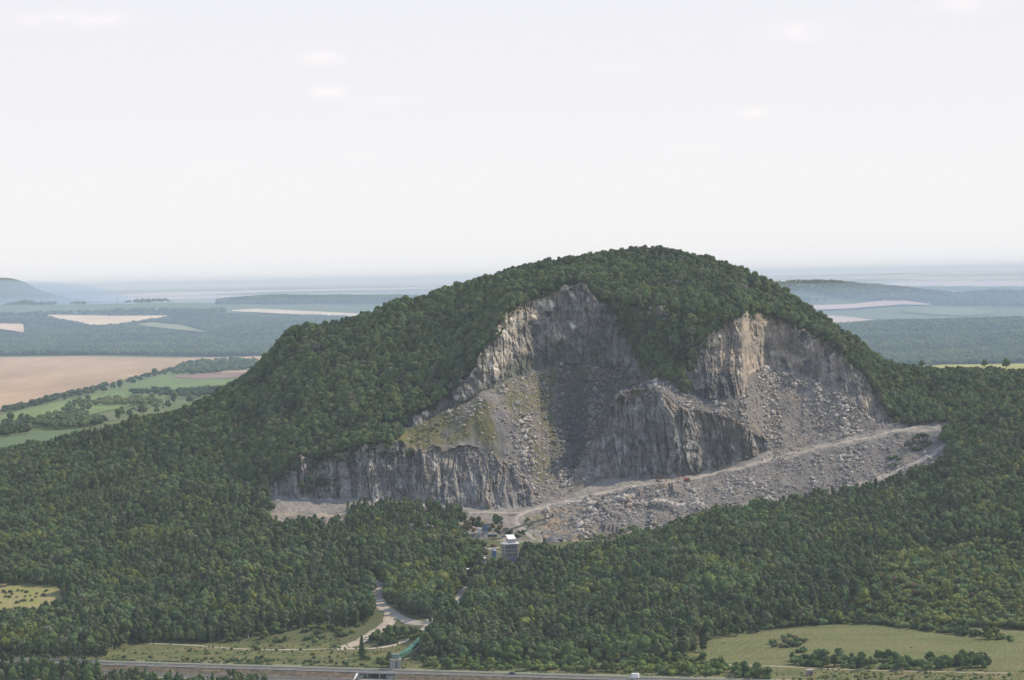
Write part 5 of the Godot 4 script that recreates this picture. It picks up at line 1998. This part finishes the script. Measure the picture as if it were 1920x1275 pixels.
	piece("belt", beam_mesh(Vector3(0, 0.75, 0), e + Vector3(0, 0.75, 0), 1.0, 0.15), dark, cv)
	for k in 3:
		var f := 0.3 + 0.28 * k
		var m := p0 + e * f
		var gy := drop(m.x, m.z, near_s)
		piece("trestle", beam_mesh(Vector3(e.x * f, e.y * f - 0.5, e.z * f), Vector3(e.x * f, gy - p0.y - 0.5, e.z * f), 0.4, 0.4), steel, cv)
	piece("head_drum", tube_mesh(e + Vector3(0, 0.3, -0.9), e + Vector3(0, 0.3, 0.9), 0.7, 0.7, 12), dark, cv)
	var ms := thing("mast", ground(1001, 1008), 0.0, "thin dark lattice mast in front of the rubble mound", "mast")
	for s in [-1, 1]:
		piece("upright", beam_mesh(Vector3(s * 0.45, -0.5, 0), Vector3(s * 0.2, 12.5, 0), 0.16, 0.16), dark, ms)
	for k in 6:
		piece("rung", beam_mesh(Vector3(-0.45 + 0.03 * k, 1.0 + 1.9 * k, 0), Vector3(0.42 - 0.03 * k, 2.6 + 1.9 * k, 0), 0.12, 0.12), dark, ms)
	piece("arm", box_mesh(Vector3(0, 12.3, 0), Vector3(1.8, 0.2, 0.2)), dark, ms)
	# gravel cone and container in the yard
	var cone := PackedVector3Array()
	var cc := PackedColorArray()
	var ci := PackedInt32Array()
	var base := ground(1036, 1015)
	for i in 13:
		for j in 49:
			var r := 6.4 * i / 12.0
			var th := TAU * j / 48.0
			cone.append(Vector3(cos(th) * r * 1.25, 5.4 * (1.0 - pow(i / 12.0, 1.1)) + 0.25 * n1.get_noise_2d(cos(th) * r * 0.5, sin(th) * r * 0.5) - 0.4, sin(th) * r))
			cc.append(Color(0.235, 0.235, 0.23) * (1.0 + 0.2 * n1.get_noise_2d(th * 5.0, r)))
	for i in 12:
		for j in 48:
			var k := i * 49 + j
			ci.append_array([k, k + 50, k + 49, k, k + 1, k + 50])
	var gc := piece("gravel_heap", sub_mesh(cone, cc, ci), mats["vertex_scree"])
	gc.position = base
	tag(gc, "smooth grey cone of gravel in the plant yard", "gravel heap")
	var ct := thing("container", ground(1051, 1016), 0.05, "small dark steel container at the right foot of the gravel cone", "container")
	piece("body", box_mesh(Vector3(0, 1.25, 0), Vector3(3.6, 2.5, 2.4)), mat("grey_green_steel", Color(0.14, 0.15, 0.145), 0.7), ct)
	piece("lid", box_mesh(Vector3(0, 2.6, 0), Vector3(3.8, 0.18, 2.6)), steel, ct)
	for k in 2:
		piece("door", box_mesh(Vector3(-0.8 + 1.6 * k, 1.25, 1.24), Vector3(1.4, 2.2, 0.08)), dark, ct)


# ---- the covered green conveyor and its concrete block at the motorway ----------------------------------------------
func build_conveyor():
	var green := mat("green_roof", Color(0.05, 0.15, 0.105), 0.7)
	var side := mat("green_side", Color(0.04, 0.10, 0.075), 0.8)
	var con: Material = mats["pale_concrete"]
	var bp := ground(742, 1254)
	var b := thing("transfer_house", bp, 0.25, "pale concrete block house at the lower end of the green conveyor", "building")
	piece("wall", box_mesh(Vector3(0, 2.6, 0), Vector3(6.6, 6.6, 5.2)), mat("grey_concrete", Color(0.36, 0.33, 0.30), 0.9), b)
	piece("roof", box_mesh(Vector3(0, 6.1, 0), Vector3(7.2, 0.5, 5.8)), mat("dusty_roof", Color(0.44, 0.36, 0.30), 0.9), b)
	for k in 3:
		piece("panel", box_mesh(Vector3(-2.1 + 2.1 * k, 2.4, 2.66), Vector3(1.5, 5.2, 0.14)), mat("panel_grey", Color(0.26, 0.27, 0.27), 0.8) if k != 1 else mat("panel_dark", Color(0.10, 0.13, 0.15), 0.7), b)
	piece("door", box_mesh(Vector3(3.36, 1.6, 0.3), Vector3(0.1, 3.0, 2.0)), mats["dark_steel"], b)
	var stops := [[742, 1256, 7.0], [757, 1243, 5.6], [770, 1231, 4.8], [784, 1216, 4.2], [800, 1198, 3.4], [822, 1176, 2.4], [845, 1152, 2.4], [866, 1134, 3.2], [896, 1108, 1.6], [930, 1075, 1.6]]
	var pts := []
	for s in stops:
		pts.append(ground(s[0], s[1]) + Vector3(0, s[2], 0))
	pts[0] = bp + Vector3(0, 7.4, -0.5)
	var o: Vector3 = pts[0]
	var g := thing("covered_conveyor", o, 0.0, "long green roofed conveyor gallery running up into the forest", "conveyor")
	for k in pts.size() - 1:
		var p: Vector3 = pts[k] - o
		var q: Vector3 = pts[k + 1] - o
		var f := (q - p).normalized()
		q += f * 0.2
		piece("gallery", beam_mesh(p, q, 2.6, 2.0), side, g)
		piece("roof", beam_mesh(p + Vector3(0, 1.5, 0), q + Vector3(0, 1.2, 0), 3.5, 0.4), green, g)
		var gy := drop(pts[k + 1].x, pts[k + 1].z, near_s) - o.y
		piece("trestle", beam_mesh(q + Vector3(0, -1.0, 0), Vector3(q.x, gy - 0.5, q.z), 0.7, 0.7), mats["grey_steel"], g)
	var st := begin()
	hexa_cw(st, [Vector3(-2.6, -2.4, 2.2), Vector3(2.6, -2.4, 2.2), Vector3(2.6, -2.4, -2), Vector3(-2.6, -2.4, -2), Vector3(-2.3, 1.9, 1.6), Vector3(2.3, 1.9, 1.6), Vector3(2.3, 1.9, -2), Vector3(-2.3, 1.9, -2)])
	piece("end_hood", finish(st), mat("pale_green_hood", Color(0.14, 0.20, 0.18), 0.6), g)
	var pp := thing("pipe", ground(777, 1224), 0.0, "pale straight pipe lying in the grass beside the green conveyor", "pipe")
	var far_end := ground(783, 1216) - ground(777, 1224)
	piece("tube", tube_mesh(Vector3(-1.5, 0.8, 0), far_end + Vector3(1.5, 1.2, 0), 0.28, 0.28, 8), mat("pale_pipe", Color(0.6, 0.6, 0.58), 0.6), pp)
	for k in 2:
		piece("saddle", box_mesh(Vector3(far_end.x * (0.2 + 0.6 * k), far_end.y * (0.2 + 0.6 * k) + 0.2, far_end.z * (0.2 + 0.6 * k)), Vector3(0.5, 1.2, 0.5)), con, pp)


# ---- vehicles -----------------------------------------------------------------------------------------------------------
func wheel(parent: Node3D, x: float, z: float, r: float, w := 0.25):
	var wh := piece("wheel", tube_mesh(Vector3(x, r, z - w / 2), Vector3(x, r, z + w / 2), r, r, 16), mat("tyre", Color(0.02, 0.02, 0.02), 0.9), parent)
	piece("rim", tube_mesh(Vector3(x, r, z + (w / 2 if z > 0 else -w / 2) - 0.02), Vector3(x, r, z + (w / 2 if z > 0 else -w / 2) + 0.02), r * 0.6, r * 0.6, 12), mats["galvanised"], wh)


func profile(pts: Array, z0: float, z1: float, inset := 0.0) -> ArrayMesh:   # an outline in x, y pushed through z
	var pv := PackedVector2Array()
	for q in pts:
		pv.append(Vector2(q[0], q[1]))
	if not Geometry2D.is_polygon_clockwise(pv):
		pv.reverse()
	var tri := Geometry2D.triangulate_polygon(pv)
	var mid := Vector2()
	for q in pv:
		mid += q / pv.size()
	var st := begin()
	for k in range(0, tri.size(), 3):
		var a := pv[tri[k]]
		var b := pv[tri[k + 1]]
		var c := pv[tri[k + 2]]
		if (b - a).cross(c - a) > 0:
			var h := b
			b = c
			c = h
		for q in [a, b, c]:
			st.add_vertex(Vector3(q.x, q.y, z1))
		for q in [a, c, b]:
			st.add_vertex(Vector3(q.x, q.y, z0))
	for k in pv.size():
		var a := pv[k]
		var b := pv[(k + 1) % pv.size()]
		quad(st, Vector3(a.x, a.y, z0), Vector3(b.x, b.y, z0), Vector3(b.x, b.y, z1), Vector3(a.x, a.y, z1))
	return finish(st)


func car(pos: Vector3, turn: float, paint: Material, label: String):
	var o := thing("car", pos, turn, label, "car")
	var glass := mat("car_glass", Color(0.03, 0.035, 0.04), 0.15)
	piece("body", profile([[-2.15, 0.35], [-2.2, 0.75], [-2.0, 0.92], [-0.9, 0.98], [1.7, 1.0], [2.1, 0.92], [2.15, 0.4], [1.8, 0.28], [-1.8, 0.28]], -0.86, 0.86), paint, o)
	piece("cabin", profile([[-1.2, 0.95], [-0.45, 1.42], [0.9, 1.45], [1.75, 0.98]], -0.74, 0.74), paint, o)
	for s in [-1, 1]:
		piece("window", profile([[-0.95, 1.0], [-0.4, 1.36], [0.85, 1.38], [1.4, 1.02]], s * 0.75 - 0.012, s * 0.75 + 0.012), glass, o)
		piece("headlight", box_mesh(Vector3(-2.14, 0.7, s * 0.6), Vector3(0.12, 0.16, 0.35)), mat("lamp_glass", Color(0.7, 0.7, 0.68), 0.2), o)
		piece("tail_light", box_mesh(Vector3(2.12, 0.78, s * 0.62), Vector3(0.1, 0.16, 0.3)), mat("red_lamp", Color(0.35, 0.02, 0.02), 0.3), o)
	piece("windscreen", beam_mesh(Vector3(-1.12, 1.02, 0), Vector3(-0.5, 1.41, 0), 1.3, 0.03), glass, o)
	for s in [[-1.35, -0.8], [-1.35, 0.8], [1.35, -0.8], [1.35, 0.8]]:
		wheel(o, s[0], s[1], 0.32, 0.22)


func build_vehicles():
	var turn := -atan(0.3146)
	car(road_point(road_x(950), 3.2, 0.06), turn, mat("dark_car_paint", Color(0.045, 0.06, 0.085), 0.3), "dark blue car driving on the upper carriageway")
	# white lorry cut by the lower edge of the picture
	var lorry := thing("lorry", road_point(road_x(1183), 7.6, 0.06), turn, "white box lorry at the bottom edge on the motorway", "lorry")
	var w := mat("white_lorry_paint", Color(0.8, 0.8, 0.8), 0.4)
	piece("cargo_box", box_mesh(Vector3(0.7, 2.2, 0), Vector3(4.4, 2.7, 2.3)), w, lorry)
	piece("cab", profile([[-1.6, 0.7], [-1.6, 2.5], [-2.3, 2.4], [-3.0, 1.5], [-3.2, 0.7]], -1.05, 1.05), w, lorry)
	piece("chassis", box_mesh(Vector3(0, 0.65, 0), Vector3(6.0, 0.3, 1.0)), mats["dark_steel"], lorry)
	piece("windscreen", beam_mesh(Vector3(-3.0, 1.55, 0), Vector3(-2.36, 2.36, 0), 1.8, 0.05), mats["car_glass"], lorry)
	for s in [-1, 1]:
		piece("side_window", box_mesh(Vector3(-2.05, 1.9, s * 1.06), Vector3(0.7, 0.6, 0.03)), mats["car_glass"], lorry)
		wheel(lorry, -2.4, s * 0.95, 0.42, 0.28)
		wheel(lorry, 1.8, s * 0.95, 0.42, 0.28)
	excavator(ground(1236, 904.5), 0.0, "left hand red excavator on the haul road with its boom to the right", true)
	excavator(ground(1286, 901.5), PI, "right hand orange red excavator with pale cab on the haul road", false)


func road_x(u: float) -> float:
	return (u - 960.0) / F * 1595.2 / (1.0 + 0.3146 * (u - 960.0) / F)


func excavator(pos: Vector3, turn: float, label: String, rusty: bool):
	var red := mat("rusty_red" if rusty else "orange_red", Color(0.26, 0.085, 0.05) if rusty else Color(0.42, 0.10, 0.05), 0.6)
	var dark: Material = mats["dark_steel"]
	var o := thing("excavator", pos, turn, label, "excavator", "excavators in the quarry")
	for s in [-1, 1]:
		piece("track", profile([[-2.0, 0.1], [-2.3, 0.5], [-2.0, 0.95], [2.0, 0.95], [2.3, 0.5], [2.0, 0.1]], s * 1.25 - 0.3, s * 1.25 + 0.3), dark, o)
	piece("turntable", tube_mesh(Vector3(0, 0.8, 0), Vector3(0, 1.2, 0), 1.0, 1.0, 14), dark, o)
	piece("engine_house", profile([[-2.7, 1.25], [-2.8, 2.2], [-2.4, 2.6], [-0.4, 2.65], [0.9, 2.3], [0.9, 1.25]], -1.35, 0.45), red, o)
	piece("counterweight", box_mesh(Vector3(-2.6, 1.7, -0.1), Vector3(0.8, 1.0, 2.7)), dark, o)
	var cab := piece("cab", profile([[-0.4, 1.25], [-0.4, 3.0], [0.9, 3.0], [1.3, 2.2], [1.3, 1.25]], 0.5, 1.4), mat("pale_cab", Color(0.55, 0.56, 0.56), 0.5), o)
	piece("cab_window", profile([[-0.2, 2.0], [-0.2, 2.85], [0.85, 2.85], [1.15, 2.1]], 1.4, 1.43), mats["car_glass"], cab)
	piece("boom", profile([[0.6, 1.6], [0.9, 2.2], [2.9, 4.3], [3.6, 4.4], [6.2, 3.6], [6.1, 3.2], [3.5, 3.8], [1.2, 1.5]], -0.75, -0.3), red, o)
	piece("arm", profile([[5.7, 3.9], [6.4, 3.6], [6.5, 1.0], [6.1, 0.9]], -0.7, -0.35), red, o)
	piece("bucket", profile([[6.6, 1.1], [6.0, 0.9], [5.3, 0.15], [5.9, -0.05], [6.7, 0.3]], -1.1, 0.05), dark, o)
	piece("ram", beam_mesh(Vector3(1.6, 1.9, -0.52), Vector3(3.0, 3.6, -0.52), 0.22, 0.22), mats["galvanised"], o)


# ---- small things ---------------------------------------------------------------------------------------------------------
func build_small_things():
	# brick hut below the meadow
	var h := thing("brick_hut", ground(1518, 1266), 0.15, "small brick hut with flat roof below the meadow", "hut")
	piece("wall", box_mesh(Vector3(0, 1.5, 0), Vector3(4.0, 3.4, 3.2)), mat("pinkish_brick", Color(0.30, 0.22, 0.18), 0.9), h)
	piece("roof", box_mesh(Vector3(0, 3.35, 0), Vector3(4.6, 0.35, 3.8)), mats["pale_concrete"], h)
	piece("door", box_mesh(Vector3(0.5, 1.1, 1.63), Vector3(1.1, 2.2, 0.1)), mats["dark_steel"], h)
	piece("window", box_mesh(Vector3(-1.1, 1.8, 1.62), Vector3(0.7, 0.7, 0.08)), mats["dull_glass"], h)
	for q in [[1456, 1266, 4.5, "short wooden power pole left of the brick hut"], [736, 1247, 15.0, "tall thin pole beside the green conveyor hood"], [1086, 1264, 6.0, "thin roadside post in the green belt"]]:
		var o := thing("power_pole", ground(q[0], q[1]), 0.2, q[3], "pole")
		piece("shaft", tube_mesh(Vector3(0, -0.5, 0), Vector3(0, q[2], 0), 0.16, 0.1, 8), mat("pole_wood", Color(0.20, 0.18, 0.16), 0.9), o)
		piece("crossarm", box_mesh(Vector3(0, q[2] - 0.5, 0), Vector3(1.8, 0.14, 0.14)), mats["pole_wood"], o)
		for s in [-1, 1]:
			piece("insulator", tube_mesh(Vector3(s * 0.7, q[2] - 0.43, 0), Vector3(s * 0.7, q[2] - 0.15, 0), 0.07, 0.04, 8), mats["pale_metal"], o)
	# pale blocks beside the track
	for q in [[634, 1219, 2.4, "white block at the end of the wide track, left one"], [642, 1220, 2.0, "white block at the end of the wide track, right one"], [717, 1146, 1.9, "pale block on the inside of the track bend, left one"], [725, 1145, 2.1, "pale block on the inside of the track bend, right one"], [698, 1101, 1.5, "pale block beside the upper track in the forest gap"]]:
		var o := piece("pale_block", rock_mesh(int(q[0])), mat("pale_stone", Color(0.62, 0.60, 0.56), 0.9))
		o.transform = Transform3D(Basis(Vector3.UP, q[0]).scaled_local(Vector3.ONE * q[2]), ground(q[0], q[1]) + Vector3(0, 0.5, 0))
		tag(o, q[3], "stone block", "pale blocks beside the track")
	# power pylons on the plateau
	for q in [[220, 577, 10600, 42, "tall power pylon on the left plateau skyline"], [232, 577, 11200, 34, "left hand small pylon of the pair on the left plateau"], [236, 577, 11400, 34, "right hand small pylon of the pair on the left plateau"], [323, 577, 11000, 36, "lone power pylon right of the pair on the left plateau"], [468, 571, 11500, 40, "faint power pylon above the dark wood on the left"],
			[1610, 545, 10400, 40, "left hand faint pylon on the far hill at the right"], [1614, 546, 10700, 38, "right hand faint pylon on the far hill at the right"]]:
		var pos := at(q[0], q[1], q[2])
		var hh: float = q[3]
		var o := thing("pylon", pos, 0.4, q[4], "pylon", "power pylons on the skyline")
		var st := begin()
		for s in [[-1, -1], [1, -1], [-1, 1], [1, 1]]:
			beam(st, Vector3(s[0] * 3.2, -14, s[1] * 3.2), Vector3(s[0] * 0.5, hh, s[1] * 0.5), 0.5, 0.5)
		for k in 6:
			var y0 := hh * k / 6.0
			var w0 := lerpf(3.0, 0.6, k / 6.0)
			var w1 := lerpf(3.0, 0.6, (k + 1) / 6.0)
			for s in [-1, 1]:
				beam(st, Vector3(-s * w0, y0, w0), Vector3(s * w1, y0 + hh / 6.0, w1), 0.25, 0.25)
				beam(st, Vector3(w0, y0, -s * w0), Vector3(w1, y0 + hh / 6.0, s * w1), 0.25, 0.25)
		piece("lattice_mast", finish(st), mats["grey_steel"], o)
		for k in 3:
			var y := hh * (0.68 + 0.13 * k)
			piece("crossarm", beam_mesh(Vector3(-7.0 + 1.5 * k, y, 0), Vector3(7.0 - 1.5 * k, y, 0), 0.7, 0.7), mats["grey_steel"], o)
